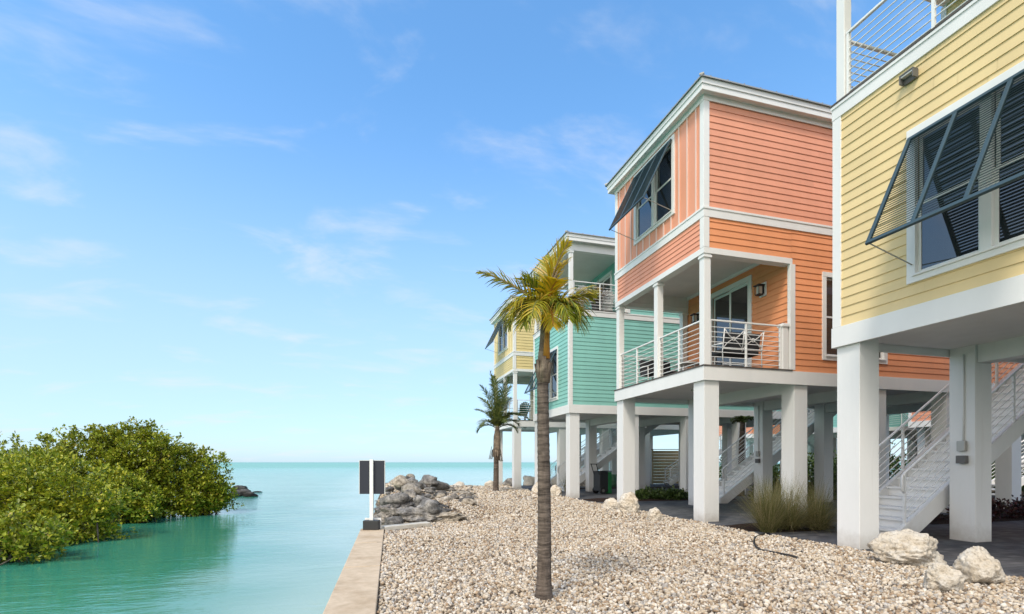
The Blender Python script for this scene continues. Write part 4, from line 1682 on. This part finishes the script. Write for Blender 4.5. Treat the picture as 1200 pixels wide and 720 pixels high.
mangrove(mloc(78, 19.5), [(-1.0, 0.4, 2.0, 1.3, 1.2, 1.0), (0.8, 0.2, 2.15, 1.4, 1.2, 1.15), (0.1, 0.0, 1.1, 1.7, 1.2, 1.0)], 2100, 4, M['mangrove'], 'olive mangrove standing between the bright one and the tallest crown', 0.095, 20)
mangrove(mloc(150, 19.8), [(-0.3, 0.4, 2.5, 1.3, 1.1, 1.05), (0.7, 0.2, 2.3, 1.2, 1.1, 1.0), (0.0, 0.0, 1.3, 1.7, 1.2, 1.2), (0.2, -0.6, 0.55, 1.5, 0.8, 0.65), (1.0, -0.3, 0.5, 1.2, 0.7, 0.6)], 3000, 5, M['mangrove'], 'tallest mangrove with sprigs against the sky, middle of the bank', 0.095, 22)
mangrove(mloc(133, 17.6), [(-0.3, 0.1, 0.95, 1.0, 0.7, 0.85), (0.5, 0.2, 0.75, 0.9, 0.6, 0.65), (0.2, -0.2, 0.4, 1.3, 0.7, 0.45)], 1300, 6, M['mangrove_bright'], 'rounded lighter mangrove at the waterline below the tallest crown', 0.09, 14)
mangrove(mloc(212, 20.6), [(-0.3, 0.0, 1.75, 1.2, 1.0, 1.0), (0.6, 0.1, 1.25, 1.15, 0.9, 0.95), (0.95, 0.2, 1.95, 0.95, 0.6, 0.45), (0.0, -0.5, 0.45, 1.5, 0.8, 0.55), (0.9, -0.2, 0.5, 0.9, 0.7, 0.5), (1.25, 0.1, 0.85, 0.65, 0.6, 0.45)], 2800, 7, M['mangrove'], 'outermost mangrove leaning over the water toward the open sea', 0.095, 20)

# ------------------------------------------------------------------ palms
def frond(root, base, az_r, az_f, e0, e1, length, mat, pet, seed, leaf=0.36, n=46, wid=0.020, bare=0.16, droop=0.55, twist=0.0):
    """one feather frond; az in camera right/forward axes of the palm root"""
    rg = np.random.default_rng(seed)
    h = Vector((az_r, az_f, 0)).normalized()
    steps = 18
    pts = [Vector(base)]
    dirs = []
    for i in range(steps):
        t = i / (steps - 1)
        e = R(e0 + (e1 - e0) * (t ** 1.25))
        d = h * math.cos(e) + Vector((0, 0, math.sin(e)))
        dirs.append(d)
        pts.append(pts[-1] + d * length / steps)
    m = MB()
    rad = [0.020 * (1 - 0.85 * i / steps) + 0.002 for i in range(steps + 1)]
    rad[0] = 0.034
    m.tube(pts, rad, 6)
    f = root_part = part_root('frond', root)
    m.build('rachis', pet, f, smooth=True)
    V, F = [], []
    side0 = h.cross(Vector((0, 0, 1))).normalized()
    for k in range(n):
        t = bare + (1 - bare) * (k + 0.5) / n
        ii = min(int(t * steps), steps - 1)
        fr_ = t * steps - ii
        p = pts[ii].lerp(pts[ii + 1], min(fr_, 1))
        d = dirs[ii]
        prof = (0.35 + 0.65 * math.sin(math.pi * min(1, (t - bare) / (1 - bare) * 0.82 + 0.16))) * (1.0 if t < 0.9 else 0.75)
        for sgn in (-1, 1):
            if rg.random() < 0.05: continue
            up = side0.cross(d)
            sd = side0 * sgn
            sweep = 0.55 + 0.65 * t + rg.normal() * 0.10
            lift = 0.25 + rg.normal() * 0.16 + twist * sgn
            ld = (sd + d * sweep + up * lift).normalized()
            ln = leaf * prof * rg.uniform(0.82, 1.12)
            w0 = wid * rg.uniform(0.8, 1.2)
            q = p.copy()
            seg = 4
            strip = []
            dd = ld.copy()
            for s in range(seg + 1):
                u = s / seg
                wv = d.cross(dd)
                wv = (d - dd * d.dot(dd)).normalized()
                ww = w0 * (0.55 + 0.9 * u if u < 0.4 else 1.0 - 0.92 * (u - 0.4) / 0.6) * 0.5
                strip.append((q - wv * ww, q + wv * ww))
                q = q + dd * ln / seg
                dd = (dd + Vector((0, 0, -1)) * droop * (0.16 + 0.30 * u) * rg.uniform(0.7, 1.3)).normalized()
            b = len(V)
            for a_, c_ in strip:
                V += [tuple(a_), tuple(c_)]
            for s in range(seg):
                F.append((b + 2 * s, b + 2 * s + 1, b + 2 * s + 3, b + 2 * s + 2))
    np_mesh('leaflets', np.array(V), np.array(F), mat, f, smooth=True)


def palm_trunk(root, h, r0, r1, lean=(0, 0), rings=40, flare=1.35):
    m = MB()
    pts, rads = [], []
    for i in range(rings * 2 + 1):
        t = i / (rings * 2)
        z = -0.08 + t * (h + 0.08)
        r = r0 + (r1 - r0) * t
        r *= 1 + (flare - 1) * math.exp(-max(z, 0) / 0.10)
        r *= 1.0 + (0.028 if i % 2 else -0.022) + 0.02 * noise.noise((i * 0.7, 3.3, 0))
        pts.append((lean[0] * t * t + 0.008 * math.sin(t * 5), lean[1] * t * t, z))
        rads.append(r)
    m.tube(pts, rads, 18)
    return m.build('trunk', M['bark'], root, smooth=True)


def near_palm():
    x, y = gpt(637, 701)
    root = empty('coconut_palm', (x, y, 0.0), -YAW)
    tag(root, 'tall young palm with yellowing fronds standing alone in the gravel', 'palm')
    H = 2.42
    palm_trunk(root, H, 0.076, 0.057, (0.0, 0.0))
    # old boot fibre at the top of the trunk
    m = MB()
    m.tube([(0, 0, 2.22), (0.0, 0, 2.34), (0.005, 0, 2.46), (0.01, 0, 2.62), (0.02, 0, 2.85), (0.03, 0, 3.05)], [0.064, 0.074, 0.066, 0.054, 0.048, 0.035], 12)
    for k in range(7):
        a = k * 0.9
        m.bar((0.06 * math.cos(a), 0.06 * math.sin(a), 2.26), (0.085 * math.cos(a + .2), 0.085 * math.sin(a + .2), 2.42 + 0.03 * (k % 3)), 0.045, 0.012, (math.cos(a), math.sin(a), 0))
    m.build('crown_shaft', M['fibre'], root, smooth=True)
    m = MB(); m.tube([(0.025, -0.052, 2.46), (0.028, -0.060, 2.65), (0.038, -0.055, 2.85), (0.05, -0.04, 3.08)], [0.036, 0.030, 0.024, 0.014], 8)
    m.build('spear_stalk', M['petiole'], root, smooth=True)
    m = MB()
    m.tube([(0.06, -0.05, 3.10), (0.09, -0.06, 3.22), (0.14, -0.06, 3.36)], [0.018, 0.030, 0.006], 8)
    m.build('dry_sheath', M['fibre'], root, smooth=True)
    c = (0.03, 0, 2.98)
    G, Y, X = M['palm_green'], M['palm_yellow'], M['palm_mixed']
    po, pp, pg = M['petiole'], M['petiole_pale'], M['petiole_green']
    #        az_r az_f  e0  e1  len  mat pet  leaf n
    spec = [(-1, -0.12, 38, 14, 0.78, X, pp, 0.27, 46, 0.75),     # long left, bleached
            (0.40, -0.20, 84, 52, 0.70, Y, pp, 0.27, 48, 0.35),   # upright right, yellow
            (0.55, 0.3, 82, 46, 0.60, Y, pg, 0.26, 42, 0.5),
            (0.15, 0.5, 88, 60, 0.62, X, pg, 0.24, 38, 0.5),
            (0.98, -0.05, 30, 2, 0.50, X, pg, 0.34, 46, 1.3),      # right, yellow tip
            (0.90, 0.35, 36, -30, 0.42, Y, pg, 0.30, 38, 1.0),
            (0.75, -0.5, 24, -74, 0.44, G, pg, 0.36, 42, 1.4),
            (0.45, -0.8, 16, -78, 0.48, G, pg, 0.34, 42, 1.4),
            (0.12, -0.95, -5, -80, 0.46, Y, po, 0.30, 38, 1.4),
            (-0.35, -0.8, 20, -78, 0.50, X, pg, 0.36, 42, 1.4),
            (-0.80, -0.4, 34, -80, 0.50, X, pg, 0.36, 46, 1.4),
            (-0.85, 0.2, 32, -78, 0.48, G, pg, 0.34, 44, 1.3),
            (-0.45, 0.7, 40, -60, 0.50, G, pg, 0.32, 40, 1.2),
            (-0.50, 0.1, 78, 30, 0.46, G, pg, 0.26, 36, 0.7),
            (-0.65, -0.30, 68, 12, 0.42, G, pg, 0.24, 34, 0.8),
            (0.60, 0.7, 40, -55, 0.46, G, pg, 0.32, 38, 1.2),
            (0.15, -0.4, 66, 10, 0.34, Y, po, 0.24, 32, 0.8),
            (0.80, -0.35, 6, -80, 0.42, G, pg, 0.34, 38, 1.4),
            (-0.55, -0.6, 6, -82, 0.48, G, pg, 0.34, 40, 1.4)]
    for i, (ar, af, e0, e1, ln, mt, pt, lf, n, dr) in enumerate(spec):
        frond(root, c, ar, af, e0, e1, ln, mt, pt, 40 + i, lf * 0.94, n, 0.019, 0.10, dr)


near_palm()


def far_palm():
    x, y = gpt(581, 577)
    root = empty('coconut_palm', (x, y, ground_z(x, y)), -YAW)
    tag(root, 'smaller dark green palm near the shore, in front of the farthest house', 'palm')
    palm_trunk(root, 2.75, 0.135, 0.105, (0.05, 0), 24, 1.3)
    m = MB()
    m.tube([(0.05, 0, 1.5), (0.05, 0, 1.9), (0.06, 0, 2.6), (0.08, 0, 3.1)], [0.13, 0.18, 0.17, 0.08], 10)
    for k in range(10):
        a = k * 2.2
        m.bar((0.2 * math.cos(a), 0.2 * math.sin(a), 2.0 + 0.05 * (k % 4)), (0.34 * math.cos(a), 0.34 * math.sin(a), 1.45 + 0.1 * (k % 3)), 0.05, 0.01, (math.cos(a), math.sin(a), 0))
    m.build('crown_shaft', M['fibre'], root, smooth=True)
    c = (0.07, 0, 2.95)
    spec = [(-0.25, 0.1, 86, 78, 3.0), (0.15, -0.1, 84, 62, 2.7), (-0.5, -0.2, 82, 50, 2.4), (0.6, 0.0, 72, -25, 2.0), (0.8, 0.3, 60, -50, 1.7),
            (-0.8, 0.2, 68, 10, 1.9), (-0.6, -0.6, 55, -55, 1.6), (0.3, -0.8, 60, -45, 1.7), (0.75, -0.4, 64, -10, 1.8), (-0.3, 0.8, 70, 5, 1.9), (0.4, 0.7, 75, 30, 2.2), (-0.15, -0.3, 88, 72, 2.7), (0.3, 0.2, 84, 52, 2.5), (-0.6, 0.4, 78, 30, 2.1), (0.55, -0.3, 70, -20, 1.8), (-0.9, 0.0, 40, -65, 1.4), (0.9, -0.1, 40, -65, 1.4)]
    for i, (ar, af, e0, e1, ln) in enumerate(spec):
        frond(root, c, ar, af, e0, e1, ln * (0.92 if e1 > 20 else 0.78), M['palm_far'], M['petiole_green'], 90 + i, 0.52, 50, 0.044, 0.14, 0.7)


far_palm()


def street_palm(x, y, h, seed, label, fl=1.5):
    root = empty('street_palm', (x, y, 0))
    tag(root, label, 'palm', 'palms seen beyond the houses')
    palm_trunk(root, h, 0.14, 0.10, (0.1, 0), 20, 1.2)
    for i in range(12):
        a = i * 2.4
        frond(root, (0.1, 0, h), math.cos(a), math.sin(a), 70 - (i % 4) * 14, -55 + (i % 3) * 16, fl, M['palm_far'], M['petiole_green'], seed + i, fl * 0.36, 30, 0.05, 0.14, 0.9)


street_palm(*fr(9.45, 21.0, 0)[:2], 3.05, 400, 'short dark palm among the stilts, glimpsed under the coral house', 0.55)
street_palm(*fr(7.6, 35.5, 0)[:2], 3.0, 430, 'sunlit palm beyond the stilts, above the tan panel fence')

# ------------------------------------------------------------------ grasses and low planting
def blades(n, rg, rad, hmin, hmax, lean, wid, seg=5, base_r=None):
    V, F = [], []
    for _ in range(n):
        a = rg.uniform(0, 6.283)
        br = (base_r or rad * 0.2) * math.sqrt(rg.uniform())
        b = rg.uniform(0, 6.283)
        p = Vector((br * math.cos(b), br * math.sin(b), 0))
        hh = rg.uniform(hmin, hmax)
        ln = abs(rg.normal()) * lean + 0.08
        d = Vector((math.cos(a) * ln, math.sin(a) * ln, 1)).normalized()
        side = Vector((-math.sin(a), math.cos(a), 0))
        out = Vector((math.cos(a), math.sin(a), 0))
        base = len(V)
        for s in range(seg + 1):
            u = s / seg
            w = wid * (1 - u * 0.9) * 0.5
            V.append(tuple(p - side * w))
            V.append(tuple(p + side * w))
            p = p + d * hh / seg
            d = (d + out * 0.16 * u + Vector((0, 0, -1)) * 0.13 * u * (0.5 + ln)).normalized()
        for s in range(seg):
            F.append((base + 2 * s, base + 2 * s + 1, base + 2 * s + 3, base + 2 * s + 2))
    return np.array(V), np.array(F)


def grass_clump(loc, n, h, lean, label, seed, wid=0.007):
    rg = np.random.default_rng(seed)
    V, F = blades(n, rg, 0.5, h * 0.55, h, lean, wid, 6, 0.13)
    o = np_mesh('grass_clump', V, F, M['grass'])
    o.location = loc
    return tag(o, label, 'ornamental grass', 'ornamental grass clumps in the mulch')


grass_clump((*gpt(900, 624), 0.0), 1100, 1.30, 0.62, 'tallest olive grass clump, upright, at the left end of the mulch bed', 21)
grass_clump((*gpt(924, 621), 0.0), 1500, 1.35, 1.5, 'spreading brown green grass clump in the middle of the mulch bed', 22)
grass_clump((*gpt(958, 621), 0.0), 1300, 1.25, 1.5, 'grass clump against the corner stilt of the yellow house', 23)
grass_clump((*gpt(640, 573), 0.0), 160, 1.7, 0.35, 'wispy grass tuft behind the boulders by the tall palm', 24, 0.012)
grass_clump((*gpt(664, 576), 0.0), 160, 1.0, 0.40, 'small grass tuft at the foot of the teal house stairs', 25, 0.012)


def low_shrub(loc, r, h, n, mat, seed, label, group, size=0.07):
    rg = np.random.default_rng(seed)
    root = empty('low_shrub', (loc[0], loc[1], 0))
    tag(root, label, 'shrub', group)
    u = rg.normal(size=(n, 3))
    u /= np.linalg.norm(u, axis=1, keepdims=True)
    u[:, 2] = np.abs(u[:, 2])
    tips = u * np.array([r, r, h]) * (rg.uniform(0.35, 1, n) ** 0.5)[:, None] * (1 + 0.3 * rg.normal(size=(n, 1)) * 0.5)
    dirs = u * 0.6 + np.array([0, 0, 0.6])
    V, F = leaf_cloud(tips, dirs, rg, 7, size)
    np_mesh('foliage', V, F, mat, root)
    m = MB()
    for k in range(8):
        t = tips[rg.integers(n)]
        m.tube([(0, 0, -0.02), Vector(t) * 0.5 + Vector((0, 0, 0.05)), Vector(t)], [0.012, 0.008, 0.004], 5, False)
    m.build('stems', M['stem'], root)


for i, (px, py) in enumerate(((748, 585), (760, 584.5), (774, 585), (787, 585.5), (797, 585))):
    low_shrub(gpt(px, py), 0.34, 0.32 if i % 2 else 0.24, 90, M['shrub'], 60 + i, ('glossy low shrub in the planting strip between the coral and teal houses'), 'low shrubs between the coral and teal houses', 0.11)
for i in range(9):
    low_shrub((12.3 + i * 0.75, 8.95 + 0.35 * math.sin(i * 2.3)), 0.33, 0.40, 110, M['red_shrub'], 80 + i, 'dark red leaved shrub in the mulch beyond the near stairs', 'dark red shrubs beyond the near stairs', 0.08)
for i in range(8):
    low_shrub((13.9 + i * 0.72, 15.3 + 0.3 * math.sin(i * 1.7)), 0.42, 0.75, 120, M['shrub'], 120 + i, 'dark green shrub in the bed behind the coral house stilts', 'dark green shrubs behind the coral house', 0.12)

for i, y in enumerate(np.arange(8.0, 36, 2.6)):
    low_shrub((27.6 + 0.2 * math.sin(i * 2.0), y), 1.5, 1.7 + 0.35 * math.sin(i * 1.3), 420, M['shrub'], 160 + i, 'dark green hedge shrub on the far side of the street', 'hedge shrubs across the street', 0.16)

# hose on the gravel
m = MB()
hp = [(902, 625), (896, 625.5), (889, 628), (884.5, 632), (883.5, 636), (886, 641), (892, 646), (902, 649.5), (914, 652), (926, 653.5), (935, 655)]
pts = []
for px, py in hp:
    x, y = gpt(px, py, 0.03)
    pts.append(Vector((x, y, max(0.03, ground_z(x, y) + 0.035))))
fine = []
for i in range(len(pts) - 1):
    for t in (0, 0.33, 0.66):
        fine.append(pts[i].lerp(pts[i + 1], t))
fine.append(pts[-1])
m.tube(fine, 0.016, 8)
tag(m.build('garden_hose', M['rubber'], smooth=True), 'black hose looping out of the mulch bed onto the gravel', 'hose')

# ------------------------------------------------------------------ furniture and bins
def settee(loc, rz, label):
    root = empty('patio_settee', loc, rz)
    tag(root, label, 'settee', 'patio settees on the coral balcony')
    W = 1.15
    r = 0.014
    m = MB()
    for s in (-1, 1):
        x = s * W / 2
        m.tube([(x, -0.30, 0), (x, -0.28, 0.45), (x, -0.36, 0.98)], r, 6)
        m.tube([(x, 0.32, 0), (x, 0.30, 0.62)], r, 6)
        m.tube([(x, -0.31, 0.62), (x, 0.0, 0.65), (x, 0.32, 0.62)], r * 1.3, 6)
    m.tube([(0, -0.28, 0.45), (0, -0.36, 0.98)], r, 6)
    m.tube([(-W / 2, -0.36, 0.98), (W / 2, -0.36, 0.98)], r * 1.2, 6)
    m.tube([(-W / 2, -0.29, 0.50), (W / 2, -0.29, 0.50)], r, 6)
    m.tube([(-W / 2, -0.30, 0.12), (W / 2, -0.30, 0.12)], r * 0.8, 6)
    m.build('frame', M['white_metal'], root, smooth=True)
    for s in (-1, 1):
        cx_ = s * W / 4
        m = MB()
        a = W / 4 - 0.02
        for q in (1, -1):
            pts = []
            for k in range(9):
                t = k / 8 * 2 - 1
                pts.append((cx_ + t * a, -0.325 - 0.028 * (q * abs(t) ** 1.0 * (1 if t > 0 else -1)) , 0.74 + q * 0.21 * (t * abs(t) * 0.6 + t * 0.4)))
            m.tube(pts, 0.011, 6)
        ring = [(cx_ + 0.045 * math.cos(k * math.pi / 6), -0.328, 0.74 + 0.045 * math.sin(k * math.pi / 6)) for k in range(13)]
        m.tube(ring, 0.011, 6, False)
        m.build('back_lattice', M['white_metal'], root, smooth=True)
    m = MB(); m.box(-W / 2 + 0.03, W / 2 - 0.03, -0.24, 0.28, 0.40, 0.52); m.build('seat_cushion', M['cushion'], root, bevel=0.03)
    for s in (-1, 1):
        m = MB()
        xa, xb = (0.02, W / 2 - 0.04) if s > 0 else (-W / 2 + 0.04, -0.02)
        m.add([(xa, -0.27, 0.53), (xb, -0.27, 0.53), (xb, -0.17, 0.53), (xa, -0.17, 0.53), (xa, -0.32, 0.92), (xb, -0.32, 0.92), (xb, -0.22, 0.92), (xa, -0.22, 0.92)],
              [(3, 2, 1, 0), (4, 5, 6, 7), (0, 1, 5, 4), (1, 2, 6, 5), (2, 3, 7, 6), (3, 0, 4, 7)])
        m.build('back_cushion', M['cushion'], root, bevel=0.03)


zc_ = 3.682
settee((HX + 1.35, HY[1] + 0.62, zc_), 0, 'white metal settee with crossed back and dark cushions, by the near balcony railing')
settee((HX + 1.15, HY[1] + W_H - 0.62, zc_), math.pi, 'white metal settee with dark cushions at the far end of the coral balcony')


def patio_table(loc, label):
    root = empty('patio_table', loc)
    tag(root, label, 'table')
    m = MB(); m.tube([(0, 0, 0.46), (0, 0, 0.485)], 0.34, 24); m.build('table_top', M['white_metal'], root)
    for k in range(4):
        a = k * math.pi / 2 + 0.4
        m = MB(); m.tube([(0.28 * math.cos(a), 0.28 * math.sin(a), 0), (0.20 * math.cos(a), 0.20 * math.sin(a), 0.46)], 0.014, 6); m.build('leg', M['white_metal'], root)


patio_table((HX + 1.1, HY[1] + 2.2, zc_), 'low round white metal table between the two balcony settees')


def slat_chair(loc, rz, mat, label, group):
    root = empty('slatted_lounge_chair', loc, rz)
    tag(root, label, 'chair', group)
    # faces +Y; fan back of tall rounded slats
    m = MB()
    for k in range(7):
        t = (k - 3) / 3
        top = 1.05 - 0.16 * t * t
        x0, x1 = t * 0.20, t * 0.29
        for (za, zb, ya, yb) in ((0.32, top, -0.10, -0.42),):
            m.bar((x0, ya, za), (x1, yb, zb), 0.078, 0.02, (0, 1, 0.3))
    for z, y in ((0.55, -0.215), (0.85, -0.34)):
        m.bar((-0.28, y - 0.02, z), (0.28, y - 0.02, z), 0.06, 0.02, (0, 1, 0.3))
    m.build('backrest', mat, root, bevel=0.006)
    m = MB()
    for k in range(6):
        y = -0.12 + k * 0.105
        m.bar((-0.27, y, 0.30 + 0.018 * k), (0.27, y, 0.30 + 0.018 * k), 0.09, 0.02)
    m.build('seat', mat, root, bevel=0.004)
    for s in (-1, 1):
        m = MB()
        m.bar((s * 0.36, -0.32, 0.57), (s * 0.36, 0.45, 0.57), 0.12, 0.022)
        m.build('armrest', mat, root, bevel=0.006)
        m = MB(); m.bar((s * 0.32, 0.38, 0), (s * 0.32, 0.38, 0.56), 0.09, 0.025, (0, 1, 0)); m.build('leg', mat, root)
        m = MB(); m.bar((s * 0.29, -0.42, 0.02), (s * 0.29, 0.40, 0.40), 0.025, 0.10); m.build('leg', mat, root)


zp = 7.402
slat_chair((HX + 0.62, HY[2] + 0.75, zp), 0.25, M['white'], 'white slatted lounge chair beside the corner post of the teal porch', 'white slatted chairs on the teal porch')
slat_chair((HX + 2.0, HY[2] + 0.95, zp), -0.3, M['white'], 'white slatted lounge chair by the wall of the teal porch', 'white slatted chairs on the teal porch')
slat_chair((HX + 0.75, HY[3] + 0.9, zc_), 0.1, M['dark_green'], 'dark green slatted chair on the balcony of the farthest house', None)


def porch_plant(loc, label):
    rg = np.random.default_rng(77)
    root = empty('potted_plant', loc)
    tag(root, label, 'plant')
    m = MB()
    m.tube([(0, 0, 0), (0, 0, 0.02), (0, 0, 0.42), (0, 0, 0.46)], [0.13, 0.14, 0.20, 0.21], 16)
    m.build('pot', M['charcoal'], root, smooth=True)
    V, F = blades(190, rg, 0.5, 0.55, 1.0, 0.9, 0.045, 6, 0.12)
    V[:, 2] += 0.42
    np_mesh('foliage', V, F, M['dry_frond'], root)


porch_plant((HX + 1.35, HY[2] + 0.48, zp), 'brown drooping plant behind the railing of the teal porch')


def wheeled_bin(px, py):
    x, y = gpt(px, py)
    root = empty('wheeled_bin', (x, y, 0.004), 0.15)
    tag(root, 'black wheeled cart with a bright green side, under the teal house', 'bin')
    m = MB(); m.box(-0.26, 0.17, -0.26, 0.26, 0.13, 0.98); m.build('body', M['bin_black'], root, bevel=0.02)
    m = MB(); m.box(0.173, 0.36, -0.27, 0.27, 0.02, 0.97); m.build('front_panel', M['bin_green'], root, bevel=0.02)
    m = MB(); m.box(-0.27, 0.37, -0.27, 0.27, 0.985, 1.02); m.build('lid', M['bin_black'], root, bevel=0.01)
    m = MB()
    m.tube([(-0.26, -0.2, 0.85), (-0.42, -0.2, 1.32)], 0.018, 6)
    m.tube([(-0.26, 0.2, 0.85), (-0.42, 0.2, 1.32)], 0.018, 6)
    m.tube([(-0.42, -0.24, 1.32), (-0.42, 0.24, 1.32)], 0.022, 6)
    m.build('handle', M['bin_black'], root)
    for s in (-1, 1):
        w_ = part_root('wheel', root)
        m = MB(); m.tube([(-0.12, s * 0.28 - 0.03, 0.16), (-0.12, s * 0.28 + 0.03, 0.16)], 0.16, 18); m.build('tyre', M['rubber'], w_)
        m = MB(); m.tube([(-0.12, s * 0.28 - 0.035, 0.16), (-0.12, s * 0.28 + 0.035, 0.16)], 0.07, 12); m.build('rim', M['grey_box'], w_)


wheeled_bin(705, 579)


def small_bin(px, py):
    x, y = gpt(px, py)
    root = empty('small_bin', (x, y, 0.004))
    tag(root, 'small pale green ribbed bin behind the wheeled cart', 'bin')
    m = MB(); m.tube([(0, 0, 0), (0, 0, 0.66)], [0.24, 0.30], 16); m.build('body', M['pale_green'], root, smooth=True)
    m = MB(); m.tube([(0, 0, 0.66), (0, 0, 0.72)], [0.32, 0.30], 16); m.build('lid', M['pale_green'], root)
    m = MB()
    for z in (0.18, 0.36, 0.54):
        m.tube([(0, 0, z), (0, 0, z + 0.03)], 0.25 + z * 0.09 + 0.012, 16)
    m.build('ribs', M['pale_green'], root)


small_bin(717, 571)

# tan panel fence beyond the stilts, and the open stair in front of it
def panel_fence():
    x, y = fr(5.15 * 1.95, 32.3, 0)[:2]
    root = empty('panel_fence', (x, y, 0), -YAW)
    tag(root, 'tan horizontal board fence panel seen through the stilts', 'fence')
    m = MB()
    for k in range(11):
        m.box(-1.1, 1.1, -0.012 + 0.004 * (k % 2), 0.012 + 0.004 * (k % 2), 0.05 + k * 0.19, 0.05 + k * 0.19 + 0.183)
    m.build('board_panel', M['tan_fence'], root)
    for s in (-1.16, 1.10):
        m = MB(); m.box(s, s + 0.08, -0.04, 0.04, -0.05, 2.2); m.build('fence_post', M['tan_fence'], root)
    m = MB(); m.box(-1.2, 1.22, -0.05, 0.05, 2.2, 2.24); m.build('top_cap', M['decking'], root)


panel_fence()


def open_stair(loc, rz, n, label):
    root = empty('open_staircase', loc, rz)
    tag(root, label, 'staircase', 'open tread stairs glimpsed between the stilts')
    rise, run, w = 0.18, 0.27, 1.0
    m = MB()
    for i in range(n):
        m.box(i * run, i * run + 0.30, -w / 2 + 0.04, w / 2 - 0.04, (i + 1) * rise - 0.05, (i + 1) * rise)
    m.build('steps', M['white'], root)
    for s in (-1, 1):
        y = s * w / 2
        m = MB(); m.bar((0.05, y, 0.08), (n * run, y, n * rise - 0.05), 0.06, 0.26); m.build('stringer', M['stilt'], root)
        m = MB(); m.tube([(0.1, y, 1.0), (n * run, y, n * rise + 0.92)], 0.025, 6); m.build('handrail', M['white_metal'], root)
        m = MB()
        for k in range(5):
            m.tube([(0.1, y, 0.25 + k * 0.15), (n * run, y, n * rise + 0.15 + k * 0.15)], 0.011, 5)
        m.build('rail_bars', M['white_metal'], root)
        for q in (0.03, 0.5, 0.97):
            m = MB()
            x = q * n * run
            m.box(x - 0.02, x + 0.02, y - 0.02, y + 0.02, x / run * rise, x / run * rise + 0.98)
            m.build('baluster', M['white_metal'], root)


v = fr(9.45, 31.2, 0)
open_stair((v.x, v.y, 0), -YAW, 12, 'open tread stairs in front of the tan board fence')
v = fr(18.6, 20.0, 0)
open_stair((v.x, v.y, 0), -YAW, 14, 'open tread stairs seen below the near flight, at the right edge')
